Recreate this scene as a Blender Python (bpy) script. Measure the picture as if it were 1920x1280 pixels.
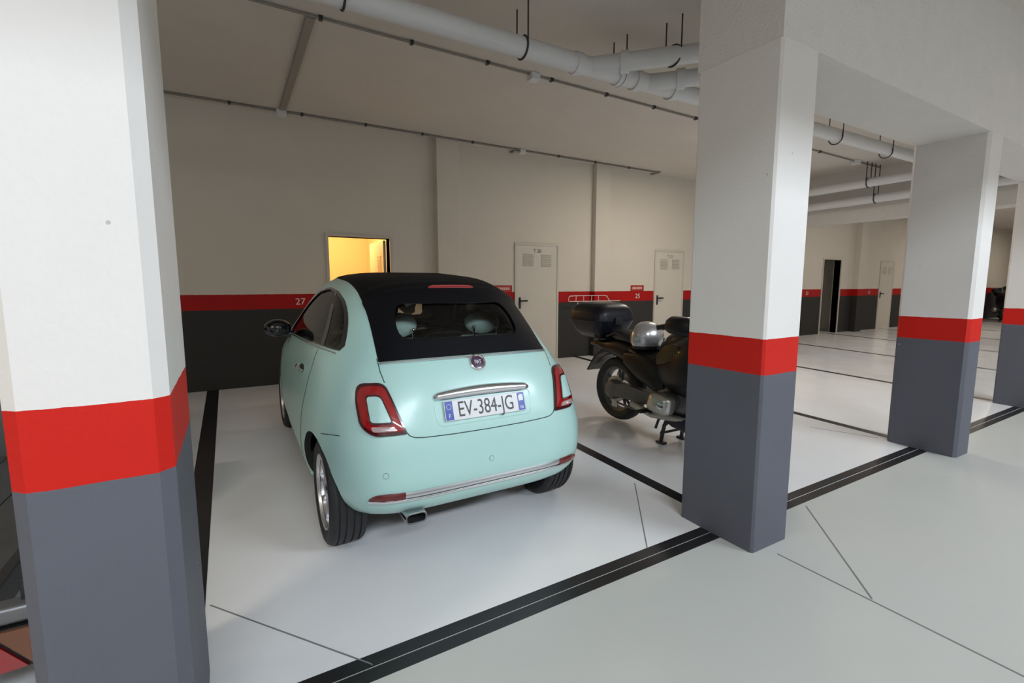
import bpy, bmesh, math, random
import numpy as np
from mathutils import Vector, Matrix
from mathutils.bvhtree import BVHTree

for o in list(bpy.data.objects):
    bpy.data.objects.remove(o)
SC = bpy.context.scene
COL = SC.collection
PI = math.pi
random.seed(7)

# ------------------------------------------------------------------ camera
CAM_H = 1.46
FPX = 906.0
pitch = math.atan(107 / 906.0)
yaw = math.atan(530 / 912.0)
cam_d = bpy.data.cameras.new('camera')
cam_d.sensor_width = 36.0
cam_d.sensor_fit = 'HORIZONTAL'
cam_d.lens = 36.0 * FPX / 1920.0
cam_d.clip_start = 0.02
cam = bpy.data.objects.new('camera', cam_d)
COL.objects.link(cam)
cam.location = (0, 0, CAM_H)
cam.rotation_euler = (PI / 2 - pitch, 0, -yaw)
SC.camera = cam

# ------------------------------------------------------------------ world and large lights
world = bpy.data.worlds.new('world')
SC.world = world
world.use_nodes = True
world.node_tree.nodes['Background'].inputs[0].default_value = (0.75, 0.85, 1.0, 1)
world.node_tree.nodes['Background'].inputs[1].default_value = 0.3

vs = SC.view_settings
vs.view_transform = 'Standard'
vs.look = 'None'
vs.gamma = 1.0
vs.use_curve_mapping = False
vs.exposure = -0.20
SC.cycles.diffuse_bounces = 5
SC.cycles.max_bounces = 8
SC.cycles.glossy_bounces = 3
SC.cycles.caustics_reflective = False
SC.cycles.caustics_refractive = False
SC.cycles.adaptive_threshold = 0.05


def area_light(name, loc, size, power, color, rot=(0, 0, 0)):
    d = bpy.data.lights.new(name, 'AREA')
    d.shape = 'RECTANGLE'
    d.size, d.size_y = size
    d.energy = power
    d.color = color
    o = bpy.data.objects.new(name, d)
    COL.objects.link(o)
    o.location = loc
    o.rotation_euler = rot
    return o


# daylight from unseen panels behind the camera, set in added clerestory windows
area_light('daylight_panel', (-0.8, -5.95, 5.45), (5.0, 0.70), 610, (0.80, 0.90, 1.0), (math.radians(66), 0, 0))
area_light('daylight_panel', (7.0, -5.95, 5.45), (4.4, 0.70), 820, (0.80, 0.90, 1.0), (math.radians(66), 0, 0))


# ------------------------------------------------------------------ material helpers
def new_mat(name):
    m = bpy.data.materials.new(name)
    m.use_nodes = True
    nt = m.node_tree
    return m, nt, nt.nodes['Principled BSDF']


def simple(name, col, rough=0.5, metal=0.0, coat=0.0, spec=0.5, var=0.0, scale=30.0, bump=0.0, bump_scale=None):
    m, nt, p = new_mat(name)
    p.inputs['Roughness'].default_value = rough
    p.inputs['Metallic'].default_value = metal
    p.inputs['Coat Weight'].default_value = coat
    p.inputs['Coat Roughness'].default_value = 0.04
    p.inputs['Specular IOR Level'].default_value = spec
    p.inputs['Base Color'].default_value = (*col, 1)
    tc = nt.nodes.new('ShaderNodeTexCoord')
    if var > 0:
        n = nt.nodes.new('ShaderNodeTexNoise')
        n.inputs['Scale'].default_value = scale
        n.inputs['Detail'].default_value = 4
        nt.links.new(tc.outputs['Object'], n.inputs['Vector'])
        mx = nt.nodes.new('ShaderNodeMix')
        mx.data_type = 'RGBA'
        mx.inputs[6].default_value = (*[c * (1 - var) for c in col], 1)
        mx.inputs[7].default_value = (*[min(1, c * (1 + var)) for c in col], 1)
        nt.links.new(n.outputs['Fac'], mx.inputs[0])
        nt.links.new(mx.outputs[2], p.inputs['Base Color'])
    if bump > 0:
        n2 = nt.nodes.new('ShaderNodeTexNoise')
        n2.inputs['Scale'].default_value = bump_scale or scale
        n2.inputs['Detail'].default_value = 6
        nt.links.new(tc.outputs['Object'], n2.inputs['Vector'])
        b = nt.nodes.new('ShaderNodeBump')
        b.inputs['Strength'].default_value = bump
        b.inputs['Distance'].default_value = 0.01
        nt.links.new(n2.outputs['Fac'], b.inputs['Height'])
        nt.links.new(b.outputs['Normal'], p.inputs['Normal'])
    return m


def glass(name, tint=(0.5, 0.55, 0.52), mixf=0.12, rough=0.02):
    m, nt, p = new_mat(name)
    nt.nodes.remove(p)
    out = nt.nodes['Material Output']
    tr = nt.nodes.new('ShaderNodeBsdfTransparent')
    tr.inputs[0].default_value = (*tint, 1)
    gl = nt.nodes.new('ShaderNodeBsdfGlossy')
    gl.inputs['Roughness'].default_value = rough
    fr = nt.nodes.new('ShaderNodeFresnel')
    fr.inputs[0].default_value = 1.5
    mx = nt.nodes.new('ShaderNodeMixShader')
    nt.links.new(fr.outputs[0], mx.inputs[0])
    nt.links.new(tr.outputs[0], mx.inputs[1])
    nt.links.new(gl.outputs[0], mx.inputs[2])
    nt.links.new(mx.outputs[0], out.inputs[0])
    return m


def emit(name, col, strength):
    m, nt, p = new_mat(name)
    p.inputs['Base Color'].default_value = (*col, 1)
    p.inputs['Emission Color'].default_value = (*col, 1)
    p.inputs['Emission Strength'].default_value = strength
    return m


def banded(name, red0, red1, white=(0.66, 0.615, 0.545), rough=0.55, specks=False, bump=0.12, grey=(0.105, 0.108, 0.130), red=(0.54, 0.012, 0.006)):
    """Painted plaster: grey up to red0, red up to red1, white above (heights in metres above z = 0)."""
    m, nt, p = new_mat(name)
    g = nt.nodes.new('ShaderNodeNewGeometry')
    s = nt.nodes.new('ShaderNodeSeparateXYZ')
    nt.links.new(g.outputs['Position'], s.inputs[0])
    nz = nt.nodes.new('ShaderNodeTexNoise')
    nz.inputs['Scale'].default_value = 14
    nz.inputs['Detail'].default_value = 5
    nt.links.new(g.outputs['Position'], nz.inputs['Vector'])
    w = nt.nodes.new('ShaderNodeMath')
    w.operation = 'MULTIPLY_ADD'
    w.inputs[1].default_value = 0.008
    nt.links.new(nz.outputs['Fac'], w.inputs[0])
    nt.links.new(s.outputs[2], w.inputs[2])
    w2 = nt.nodes.new('ShaderNodeMath')
    w2.operation = 'SUBTRACT'
    w2.inputs[1].default_value = 0.004
    nt.links.new(w.outputs[0], w2.inputs[0])

    def step(z):
        t = nt.nodes.new('ShaderNodeMath')
        t.operation = 'GREATER_THAN'
        t.inputs[1].default_value = z
        nt.links.new(w2.outputs[0], t.inputs[0])
        return t
    nb = nt.nodes.new('ShaderNodeTexNoise')
    nb.inputs['Scale'].default_value = 2.2
    nb.inputs['Detail'].default_value = 6
    nt.links.new(g.outputs['Position'], nb.inputs['Vector'])

    def tone(c, v):
        mx = nt.nodes.new('ShaderNodeMix')
        mx.data_type = 'RGBA'
        mx.inputs[6].default_value = (*[x * (1 - v) for x in c], 1)
        mx.inputs[7].default_value = (*[x * (1 + v) for x in c], 1)
        nt.links.new(nb.outputs['Fac'], mx.inputs[0])
        return mx.outputs[2]
    def mixc(fac, a, b):
        mx = nt.nodes.new('ShaderNodeMix')
        mx.data_type = 'RGBA'
        nt.links.new(fac, mx.inputs[0])
        nt.links.new(a, mx.inputs[6])
        nt.links.new(b, mx.inputs[7])
        return mx.outputs[2]
    c = mixc(step(red0).outputs[0], tone(grey, 0.10), tone(red, 0.06))
    c = mixc(step(red1).outputs[0], c, tone(white, 0.04))
    if specks:
        vo = nt.nodes.new('ShaderNodeTexVoronoi')
        vo.inputs['Scale'].default_value = 9
        nt.links.new(g.outputs['Position'], vo.inputs['Vector'])
        lt = nt.nodes.new('ShaderNodeMath')
        lt.operation = 'LESS_THAN'
        lt.inputs[1].default_value = 0.045
        nt.links.new(vo.outputs['Distance'], lt.inputs[0])
        n3 = nt.nodes.new('ShaderNodeTexNoise')
        n3.inputs['Scale'].default_value = 5
        nt.links.new(g.outputs['Position'], n3.inputs['Vector'])
        gt = nt.nodes.new('ShaderNodeMath')
        gt.operation = 'GREATER_THAN'
        gt.inputs[1].default_value = 0.58
        nt.links.new(n3.outputs['Fac'], gt.inputs[0])
        mu = nt.nodes.new('ShaderNodeMath')
        mu.operation = 'MULTIPLY'
        nt.links.new(lt.outputs[0], mu.inputs[0])
        nt.links.new(gt.outputs[0], mu.inputs[1])
        rgb = nt.nodes.new('ShaderNodeRGB')
        rgb.outputs[0].default_value = (0.45, 0.45, 0.45, 1)
        c = mixc(mu.outputs[0], c, rgb.outputs[0])
    nt.links.new(c, p.inputs['Base Color'])
    p.inputs['Roughness'].default_value = rough
    p.inputs['Specular IOR Level'].default_value = 0.25
    nf = nt.nodes.new('ShaderNodeTexNoise')
    nf.inputs['Scale'].default_value = 55
    nf.inputs['Detail'].default_value = 4
    nt.links.new(g.outputs['Position'], nf.inputs['Vector'])
    b = nt.nodes.new('ShaderNodeBump')
    b.inputs['Strength'].default_value = bump
    b.inputs['Distance'].default_value = 0.01
    nt.links.new(nf.outputs['Fac'], b.inputs['Height'])
    nt.links.new(b.outputs['Normal'], p.inputs['Normal'])
    return m


def floor_mat(name, col, rough):
    m, nt, p = new_mat(name)
    g = nt.nodes.new('ShaderNodeNewGeometry')
    n = nt.nodes.new('ShaderNodeTexNoise')
    n.inputs['Scale'].default_value = 0.9
    n.inputs['Detail'].default_value = 7
    n.inputs['Roughness'].default_value = 0.65
    nt.links.new(g.outputs['Position'], n.inputs['Vector'])
    mx = nt.nodes.new('ShaderNodeMix')
    mx.data_type = 'RGBA'
    mx.inputs[6].default_value = (*[c * 0.93 for c in col], 1)
    mx.inputs[7].default_value = (*[min(1, c * 1.05) for c in col], 1)
    nt.links.new(n.outputs['Fac'], mx.inputs[0])
    # faint scuffs and small dark specks
    vo = nt.nodes.new('ShaderNodeTexVoronoi')
    vo.inputs['Scale'].default_value = 1.7
    nt.links.new(g.outputs['Position'], vo.inputs['Vector'])
    lt = nt.nodes.new('ShaderNodeMath')
    lt.operation = 'LESS_THAN'
    lt.inputs[1].default_value = 0.022
    nt.links.new(vo.outputs['Distance'], lt.inputs[0])
    m2 = nt.nodes.new('ShaderNodeMix')
    m2.data_type = 'RGBA'
    m2.inputs[7].default_value = (*[c * 0.4 for c in col], 1)
    nt.links.new(lt.outputs[0], m2.inputs[0])
    nt.links.new(mx.outputs[2], m2.inputs[6])
    nt.links.new(m2.outputs[2], p.inputs['Base Color'])
    n2 = nt.nodes.new('ShaderNodeTexNoise')
    n2.inputs['Scale'].default_value = 3.0
    n2.inputs['Detail'].default_value = 6
    nt.links.new(g.outputs['Position'], n2.inputs['Vector'])
    mr = nt.nodes.new('ShaderNodeMapRange')
    mr.inputs['To Min'].default_value = rough - 0.07
    mr.inputs['To Max'].default_value = rough + 0.1
    nt.links.new(n2.outputs['Fac'], mr.inputs['Value'])
    nt.links.new(mr.outputs[0], p.inputs['Roughness'])
    return m


M = {}
M['plaster_ceiling'] = simple('painted_ceiling_plaster', (0.62, 0.575, 0.525), 0.8, var=0.05, scale=2.5, bump=0.25, bump_scale=40)
M['beam'] = simple('textured_beam_paint', (0.69, 0.66, 0.625), 0.75, var=0.05, scale=6, bump=0.6, bump_scale=60)
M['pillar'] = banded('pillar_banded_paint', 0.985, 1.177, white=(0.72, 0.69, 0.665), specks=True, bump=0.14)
M['wall'] = banded('wall_banded_shaded_paint', 1.145, 1.335, grey=(0.036, 0.035, 0.034), red=(0.40, 0.006, 0.005))  # dado and stripe darker than on the pillars, back-wall shade put into the colour
M['plain_wall'] = simple('plain_wall_paint', (0.75, 0.72, 0.69), 0.6, var=0.04, scale=2)
M['floor_bay'] = floor_mat('white_epoxy_floor', (0.80, 0.795, 0.80), 0.19)
M['floor_aisle'] = floor_mat('grey_green_concrete_floor', (0.515, 0.525, 0.50), 0.34)
M['line'] = simple('black_floor_paint', (0.012, 0.012, 0.014), 0.35, var=0.3, scale=6)
M['joint'] = simple('sawn_joint', (0.20, 0.20, 0.19), 0.8)
M['scuff'] = simple('pale_worn_line', (0.30, 0.30, 0.29), 0.6)
M['pipe'] = simple('grey_plastic_pipe', (0.68, 0.68, 0.69), 0.45, var=0.05, scale=8)
M['steel_dark'] = simple('dark_steel', (0.05, 0.05, 0.055), 0.45, 0.6)
M['conduit'] = simple('grey_conduit', (0.24, 0.215, 0.19), 0.6)
M['trunking'] = simple('painted_trunking', (0.30, 0.27, 0.24), 0.7)
M['door'] = simple('cream_painted_door', (0.64, 0.605, 0.54), 0.45, var=0.03, scale=3)
M['door_frame'] = simple('door_frame_paint', (0.58, 0.545, 0.49), 0.5)
M['vent'] = simple('door_vent_slots', (0.46, 0.435, 0.39), 0.6)
M['black'] = simple('black_plastic', (0.012, 0.012, 0.013), 0.4)
M['white_paint'] = simple('white_stencil_paint', (0.75, 0.72, 0.70), 0.6)
M['red_sign'] = simple('red_plastic_sign', (0.40, 0.03, 0.025), 0.4)
M['pale_print'] = simple('pale_print', (0.75, 0.55, 0.50), 0.5)
M['door_print'] = simple('dark_door_print', (0.06, 0.06, 0.06), 0.6)
M['warm_wall'] = simple('warm_room_plaster', (0.78, 0.68, 0.50), 0.7)
M['dim_wall'] = simple('dim_room_plaster', (0.66, 0.63, 0.58), 0.7)
M['paint'] = simple('mint_car_paint', (0.425, 0.655, 0.61), 0.35, coat=0.55, spec=0.4)
M['paint'].node_tree.nodes['Principled BSDF'].inputs['Coat Roughness'].default_value = 0.2
M['reflector'] = simple('dark_red_reflector', (0.14, 0.008, 0.008), 0.2, coat=0.6)
M['inner_black'] = simple('wheel_arch_black', (0.012, 0.012, 0.012), 0.8)
M['fabric'] = simple('black_hood_fabric', (0.0045, 0.0045, 0.006), 0.6, spec=0.12, var=0.25, scale=250, bump=0.15, bump_scale=600)
M['gloss_black'] = simple('gloss_black_plastic', (0.008, 0.008, 0.009), 0.12, coat=0.6)
M['rubber'] = simple('tyre_rubber', (0.018, 0.018, 0.019), 0.65, var=0.2, scale=40)
M['alloy'] = simple('silver_alloy', (0.62, 0.62, 0.63), 0.32, 0.85)
M['chrome'] = simple('chrome', (0.80, 0.80, 0.81), 0.08, 1.0)
M['bright_trim'] = simple('bright_bumper_trim', (0.72, 0.72, 0.74), 0.22, 1.0)
M['lamp_red'] = simple('red_lamp_plastic', (0.30, 0.006, 0.008), 0.12, coat=1.0)
M['lamp_dark'] = simple('dark_lamp_bezel', (0.05, 0.004, 0.006), 0.15, coat=0.8)
M['lamp_clear'] = simple('smoky_clear_lamp', (0.42, 0.30, 0.29), 0.12, coat=1.0)
M['amber'] = simple('amber_lamp_plastic', (0.15, 0.042, 0.008), 0.2, coat=0.8)
M['plate'] = simple('white_number_plate', (0.72, 0.72, 0.74), 0.18, coat=0.5)
M['plate_blue'] = simple('blue_plate_band', (0.02, 0.06, 0.36), 0.25)
M['plate_text'] = simple('black_plate_lettering', (0.012, 0.012, 0.014), 0.4)
M['plate_white'] = simple('white_plate_print', (0.75, 0.75, 0.78), 0.4)
M['emblem'] = simple('dark_purple_emblem', (0.06, 0.025, 0.06), 0.25, coat=0.6)
M['mirror_dark'] = simple('mirror_glass', (0.035, 0.035, 0.04), 0.05, 1.0)  # dark base stands in for the dim surroundings it would reflect
M['gap'] = simple('panel_gap', (0.03, 0.05, 0.048), 0.8)
M['glass_rear'] = glass('tinted_rear_glass', (0.80, 0.85, 0.82))
M['glass_side'] = glass('tinted_side_glass', (0.62, 0.65, 0.60))
M['seat_mint'] = simple('pale_mint_seat_leather', (0.50, 0.62, 0.58), 0.5)
M['seat_dark'] = simple('dark_seat_cloth', (0.07, 0.07, 0.07), 0.8)
M['bike_black'] = simple('motorcycle_dark_paint', (0.007, 0.007, 0.008), 0.42, coat=0.10, spec=0.25)
M['bike_brown'] = simple('motorcycle_bronze_panel', (0.05, 0.035, 0.012), 0.45, coat=0.1, spec=0.25)
M['bike_case'] = simple('dark_blue_black_case', (0.008, 0.009, 0.018), 0.38, coat=0.12, spec=0.3)
M['bike_alloy'] = simple('cast_grey_alloy', (0.15, 0.148, 0.145), 0.5, 0.6, var=0.2, scale=40)
M['bike_silver'] = simple('silver_engine_cover', (0.50, 0.49, 0.45), 0.35, 0.85)
M['helmet'] = simple('silver_helmet_paint', (0.48, 0.46, 0.46), 0.25, 0.6, coat=1.0)
M['tarp'] = simple('dark_grey_plastic_sheet', (0.055, 0.056, 0.054), 0.55, var=0.25, scale=9)
M['galv'] = simple('galvanised_bar', (0.20, 0.20, 0.21), 0.45, 0.7, var=0.2, scale=12)
M['fill_tube'] = emit('fill_lamp_diffuser', (1.0, 0.96, 0.9), 6.0)  # glow for the added fill lamps
M['warm_tube'] = emit('warm_lamp_diffuser', (1.0, 0.62, 0.24), 5.0)


# ------------------------------------------------------------------ mesh helpers
def link(name, me, mat=None, parent=None, smooth=False, sharp=None):
    if isinstance(mat, str):
        mat = M[mat]
    if mat is not None and not me.materials:
        me.materials.append(mat)
    if smooth:
        me.polygons.foreach_set('use_smooth', [True] * len(me.polygons))
        if sharp is not None:
            me.set_sharp_from_angle(angle=math.radians(sharp))
    o = bpy.data.objects.new(name, me)
    COL.objects.link(o)
    if parent is not None:
        o.parent = parent
    return o


def tag(o, label=None, cat=None, group=None, kind=None):
    if label:
        o['label'] = label
    if cat:
        o['category'] = cat
    if group:
        o['group'] = group
    if kind:
        o['kind'] = kind
    return o


def empty(name, loc=(0, 0, 0), rot=(0, 0, 0)):
    o = bpy.data.objects.new(name, None)
    COL.objects.link(o)
    o.location = loc
    o.rotation_euler = rot
    return o


class MB:
    """collects simple solids into one mesh"""
    def __init__(s):
        s.v = []
        s.f = []

    def add(s, v, f):
        b = len(s.v)
        s.v += [tuple(p) for p in v]
        s.f += [tuple(i + b for i in q) for q in f]
        return s

    def box(s, lo, hi, bev=0.0):
        if bev <= 0:
            x0, y0, z0 = lo
            x1, y1, z1 = hi
            v = [(x0, y0, z0), (x1, y0, z0), (x1, y1, z0), (x0, y1, z0), (x0, y0, z1), (x1, y0, z1), (x1, y1, z1), (x0, y1, z1)]
            f = [(0, 3, 2, 1), (4, 5, 6, 7), (0, 1, 5, 4), (1, 2, 6, 5), (2, 3, 7, 6), (3, 0, 4, 7)]
            return s.add(v, f)
        bm = bmesh.new()
        bmesh.ops.create_cube(bm, size=1)
        for vv in bm.verts:
            vv.co = Vector([(lo[i] + hi[i]) / 2 + vv.co[i] * (hi[i] - lo[i]) for i in range(3)])
        bmesh.ops.bevel(bm, geom=bm.edges[:], offset=bev, segments=3, profile=0.5, affect='EDGES')
        bm.verts.ensure_lookup_table()
        s.add([vv.co[:] for vv in bm.verts], [[vv.index for vv in fc.verts] for fc in bm.faces])
        bm.free()
        return s

    def prism(s, outline, axis, a, b):
        """2D outline extruded along an axis ('x','y','z') from a to b"""
        n = len(outline)
        def P(u, w, t):
            return {'x': (t, u, w), 'y': (u, t, w), 'z': (u, w, t)}[axis]
        v = [P(u, w, a) for u, w in outline] + [P(u, w, b) for u, w in outline]
        f = [tuple(range(n))[::-1], tuple(range(n, 2 * n))]
        f += [(i, (i + 1) % n, n + (i + 1) % n, n + i) for i in range(n)]
        return s.add(v, f)

    def loft(s, rings, cap=True, closed=True):
        n = len(rings[0])
        v = [p for r in rings for p in r]
        f = []
        for k in range(len(rings) - 1):
            for i in range(n if closed else n - 1):
                j = (i + 1) % n
                f.append((k * n + i, k * n + j, (k + 1) * n + j, (k + 1) * n + i))
        if cap:
            f.append(tuple(range(n))[::-1])
            f.append(tuple((len(rings) - 1) * n + i for i in range(n)))
        return s.add(v, f)

    def tube(s, pts, r, seg=10, cap=True):
        pts = [Vector(p) for p in pts]
        rs = r if isinstance(r, (list, tuple)) else [r] * len(pts)
        rings = []
        up = None
        for i, p in enumerate(pts):
            if i == 0:
                t = pts[1] - p
            elif i == len(pts) - 1:
                t = p - pts[-2]
            else:
                t = (pts[i + 1] - p).normalized() + (p - pts[i - 1]).normalized()
            t.normalize()
            if up is None:
                up = Vector((0, 0, 1)) if abs(t.z) < 0.9 else Vector((1, 0, 0))
            a = t.cross(up).normalized()
            b = a.cross(t).normalized()
            up = b
            rings.append([p + (a * math.cos(2 * PI * k / seg) + b * math.sin(2 * PI * k / seg)) * rs[i] for k in range(seg)])
        return s.loft(rings, cap)

    def lathe(s, prof, centre, axis='x', seg=48):
        """prof: (radius, offset along axis)"""
        rings = []
        for r, h in prof:
            ring = []
            for k in range(seg):
                a = 2 * PI * k / seg
                c, d = r * math.cos(a), r * math.sin(a)
                p = {'x': (h, c, d), 'y': (c, h, d), 'z': (c, d, h)}[axis]
                ring.append((centre[0] + p[0], centre[1] + p[1], centre[2] + p[2]))
            rings.append(ring)
        return s.loft(rings, cap=False)

    def ellipsoid(s, c, r, seg=24, rings=14):
        rr = []
        for i in range(rings + 1):
            t = PI * i / rings
            q = max(math.sin(t), 1e-3)
            rr.append([(c[0] + r[0] * q * math.cos(2 * PI * k / seg), c[1] + r[1] * q * math.sin(2 * PI * k / seg), c[2] - r[2] * math.cos(t)) for k in range(seg)])
        return s.loft(rr, cap=True)

    def mesh(s, name):
        me = bpy.data.meshes.new(name)
        me.from_pydata(s.v, [], s.f)
        bm = bmesh.new()
        bm.from_mesh(me)
        bmesh.ops.recalc_face_normals(bm, faces=bm.faces)
        bm.to_mesh(me)
        bm.free()
        return me

    def build(s, name, mat, parent=None, smooth=False, sharp=35):
        return link(name, s.mesh(name), mat, parent, smooth, sharp)


def pchip(xs, ys):
    xs = np.array(xs, float)
    ys = np.array(ys, float)
    h = np.diff(xs)
    d = np.diff(ys) / h
    m = np.zeros(len(xs))
    m[0], m[-1] = d[0], d[-1]
    for i in range(1, len(xs) - 1):
        if d[i - 1] * d[i] > 0:
            w1, w2 = 2 * h[i] + h[i - 1], h[i] + 2 * h[i - 1]
            m[i] = (w1 + w2) / (w1 / d[i - 1] + w2 / d[i])
    def f(x):
        x = min(max(x, xs[0]), xs[-1])
        i = min(max(int(np.searchsorted(xs, x)) - 1, 0), len(xs) - 2)
        t = (x - xs[i]) / h[i]
        return float((1 + 2 * t) * (1 - t) ** 2 * ys[i] + t * (1 - t) ** 2 * h[i] * m[i] + t * t * (3 - 2 * t) * ys[i + 1] + t * t * (t - 1) * h[i] * m[i + 1])
    return f


def smooth_outline(pts, n=64, sharp=()):
    """closed Catmull-Rom through 2D control points, evenly resampled"""
    k = len(pts)
    out = []
    for i in range(k):
        p0, p1, p2, p3 = [np.array(pts[(i + j - 1) % k], float) for j in range(4)]
        for t in np.linspace(0, 1, 12, endpoint=False):
            out.append(0.5 * (2 * p1 + (p2 - p0) * t + (2 * p0 - 5 * p1 + 4 * p2 - p3) * t * t + (3 * p1 - p0 - 3 * p2 + p3) * t ** 3))
    return resample(out, n)


def resample(pts, n):
    pts = [np.array(p, float) for p in pts]
    seg = [np.linalg.norm(pts[(i + 1) % len(pts)] - pts[i]) for i in range(len(pts))]
    tot = sum(seg)
    res = []
    i, acc = 0, 0.0
    for q in range(n):
        s = tot * q / n
        while acc + seg[i] < s:
            acc += seg[i]
            i += 1
        t = (s - acc) / max(seg[i], 1e-9)
        res.append(pts[i] * (1 - t) + pts[(i + 1) % len(pts)] * t)
    return res


def round_poly(pts, r, n=6):
    """polygon with rounded corners; r one radius or one per corner"""
    k = len(pts)
    rs = r if isinstance(r, (list, tuple)) else [r] * k
    out = []
    for i in range(k):
        p0, p1, p2 = [np.array(pts[(i + j - 1) % k], float) for j in range(3)]
        a, b = p0 - p1, p2 - p1
        la, lb = np.linalg.norm(a), np.linalg.norm(b)
        q = min(rs[i], la * 0.49, lb * 0.49)
        s, e = p1 + a / la * q, p1 + b / lb * q
        for t in np.linspace(0, 1, n):
            out.append((1 - t) ** 2 * s + 2 * t * (1 - t) * p1 + t * t * e)
    return out


#==BUILD==
# ------------------------------------------------------------------ the building
SLOPE = 0.03
LINE_Y = 1.76          # where the bays begin to rise
WALL_Y = 6.94
CEIL = 3.57
SOFFIT = 2.65
X0, X1, Y0 = -9.0, 32.0, -6.0


def fz(y):
    return max(0.0, SLOPE * (y - LINE_Y))


WZ = fz(WALL_Y)

# floors
fl = MB()
fl.add([(X0, Y0, 0), (X1, Y0, 0), (X1, LINE_Y, 0), (X0, LINE_Y, 0)], [(0, 1, 2, 3)])
fl.add([(X0, Y0, -.2), (X1, Y0, -.2), (X1, LINE_Y, -.2), (X0, LINE_Y, -.2)], [(3, 2, 1, 0)])
floor_a = tag(fl.build('floor', 'floor_aisle'), 'grey-green concrete aisle floor in front of the bays', None, None, 'structure')
fb = MB()
ye = WALL_Y + 3.2
fb.add([(X0, LINE_Y, 0), (X1, LINE_Y, 0), (X1, WALL_Y, WZ), (X0, WALL_Y, WZ), (X1, ye, WZ), (X0, ye, WZ)], [(0, 1, 2, 3), (3, 2, 4, 5)])
floor_b = tag(fb.build('floor_bays', 'floor_bay'), 'white epoxy floor of the sloping parking bays', None, None, 'structure')


def strip(name, p, q, w, mat, parent, h=0.0015, sloped=True):
    p, q = Vector((*p, 0)), Vector((*q, 0))
    d = (q - p).normalized()
    s = Vector((-d.y, d.x, 0)) * (w / 2)
    n = max(1, int((q - p).length / 2.0))
    v, f = [], []
    ts = sorted(set([k / n for k in range(n + 1)]))
    for t in ts:
        c = p.lerp(q, t)
        for e in (c - s, c + s):
            v.append((e.x, e.y, fz(e.y) + h))
        for e in (c - s, c + s):
            v.append((e.x, e.y, fz(e.y) - 0.004))
    for k in range(len(ts) - 1):
        a, b = 4 * k, 4 * k + 4
        f += [(a, a + 1, b + 1, b), (a, a + 2, b + 2, b), (a + 1, a + 3, b + 3, b + 1)]
    m = MB().add(v, f)
    return m.build(name, mat, parent)


# black bay markings: double line along the pillars, one line between each two bays
def ly(x):
    return 1.73 + 0.010 * x


strip('bay_line', (X0, ly(X0) + .036), (X1, ly(X1) + .036), 0.064, 'line', floor_b)
strip('bay_line', (X0, ly(X0) - .034), (X1, ly(X1) - .034), 0.064, 'line', floor_a)
DIV = [-3.10, -0.24, 2.58, 5.38, 8.22, 11.05, 13.85, 16.7, 19.5, 22.3, 25.1, 27.9]
for x in DIV:
    w = 0.125 if x < 1 else 0.10
    strip('divider_line', (x, ly(x) + .03), (x - 0.01, WALL_Y), w, 'line', floor_b)
# sawn joints in the concrete
strip('floor_joint', (3.22, 1.66), (2.51, 0.97), 0.008, 'joint', floor_a)
strip('floor_joint', (2.50, 1.42), (2.47, -1.5), 0.009, 'joint', floor_a)
strip('floor_joint', (-0.16, 2.44), (0.40, 1.74), 0.006, 'joint', floor_b)
strip('floor_joint', (2.47, 2.47), (1.88, 1.76), 0.006, 'joint', floor_b)
strip('floor_joint', (5.0, 2.6), (5.25, 2.1), 0.006, 'joint', floor_b)

# openings in the back wall: x from, x to, top above the wall's floor
D_LIT = (1.182, 2.010, 2.09 - 0.0)
D1 = (4.115, 4.925)
D2 = (7.32, 8.09)
D3 = (13.43, 14.28)
D4 = (16.52, 17.28)
D5 = (20.6, 21.4)
DTOP = 2.105


def wall_box(m, x0, x1, z0, z1, y0=WALL_Y, y1=WALL_Y + 0.16):
    m.box((x0, y0, z0), (x1, y1, z1))


wb = MB()
edges = [X0]
holes = [(D_LIT[0], D_LIT[1]), D3]
cur = X0
for a, b in holes:
    wall_box(wb, cur, a, -0.1, CEIL)
    wall_box(wb, a, b, DTOP, CEIL)
    cur = b
wall_box(wb, cur, X1, -0.1, CEIL)
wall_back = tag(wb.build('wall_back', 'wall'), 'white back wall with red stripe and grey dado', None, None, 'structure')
# pilasters standing out of the back wall
for a, b, d in [(2.70, 3.06, 0.12), (5.70, 6.03, 0.10), (11.4, 11.75, .12), (14.95, 15.28, .16), (19.0, 19.35, .14), (23.2, 23.5, .14)]:
    MB().box((a, WALL_Y - d, -0.05), (b, WALL_Y + .01, CEIL), 0.008).build('pilaster', 'wall', wall_back)
# side, front and end walls
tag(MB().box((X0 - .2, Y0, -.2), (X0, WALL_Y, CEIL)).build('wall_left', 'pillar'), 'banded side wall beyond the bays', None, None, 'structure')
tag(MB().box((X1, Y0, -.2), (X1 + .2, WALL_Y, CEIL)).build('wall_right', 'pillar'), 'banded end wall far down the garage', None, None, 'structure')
tag(MB().box((X0, Y0 - .2, -.2), (X1, Y0, CEIL)).build('wall_front', 'pillar'), 'banded wall across the aisle', None, None, 'structure')

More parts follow.
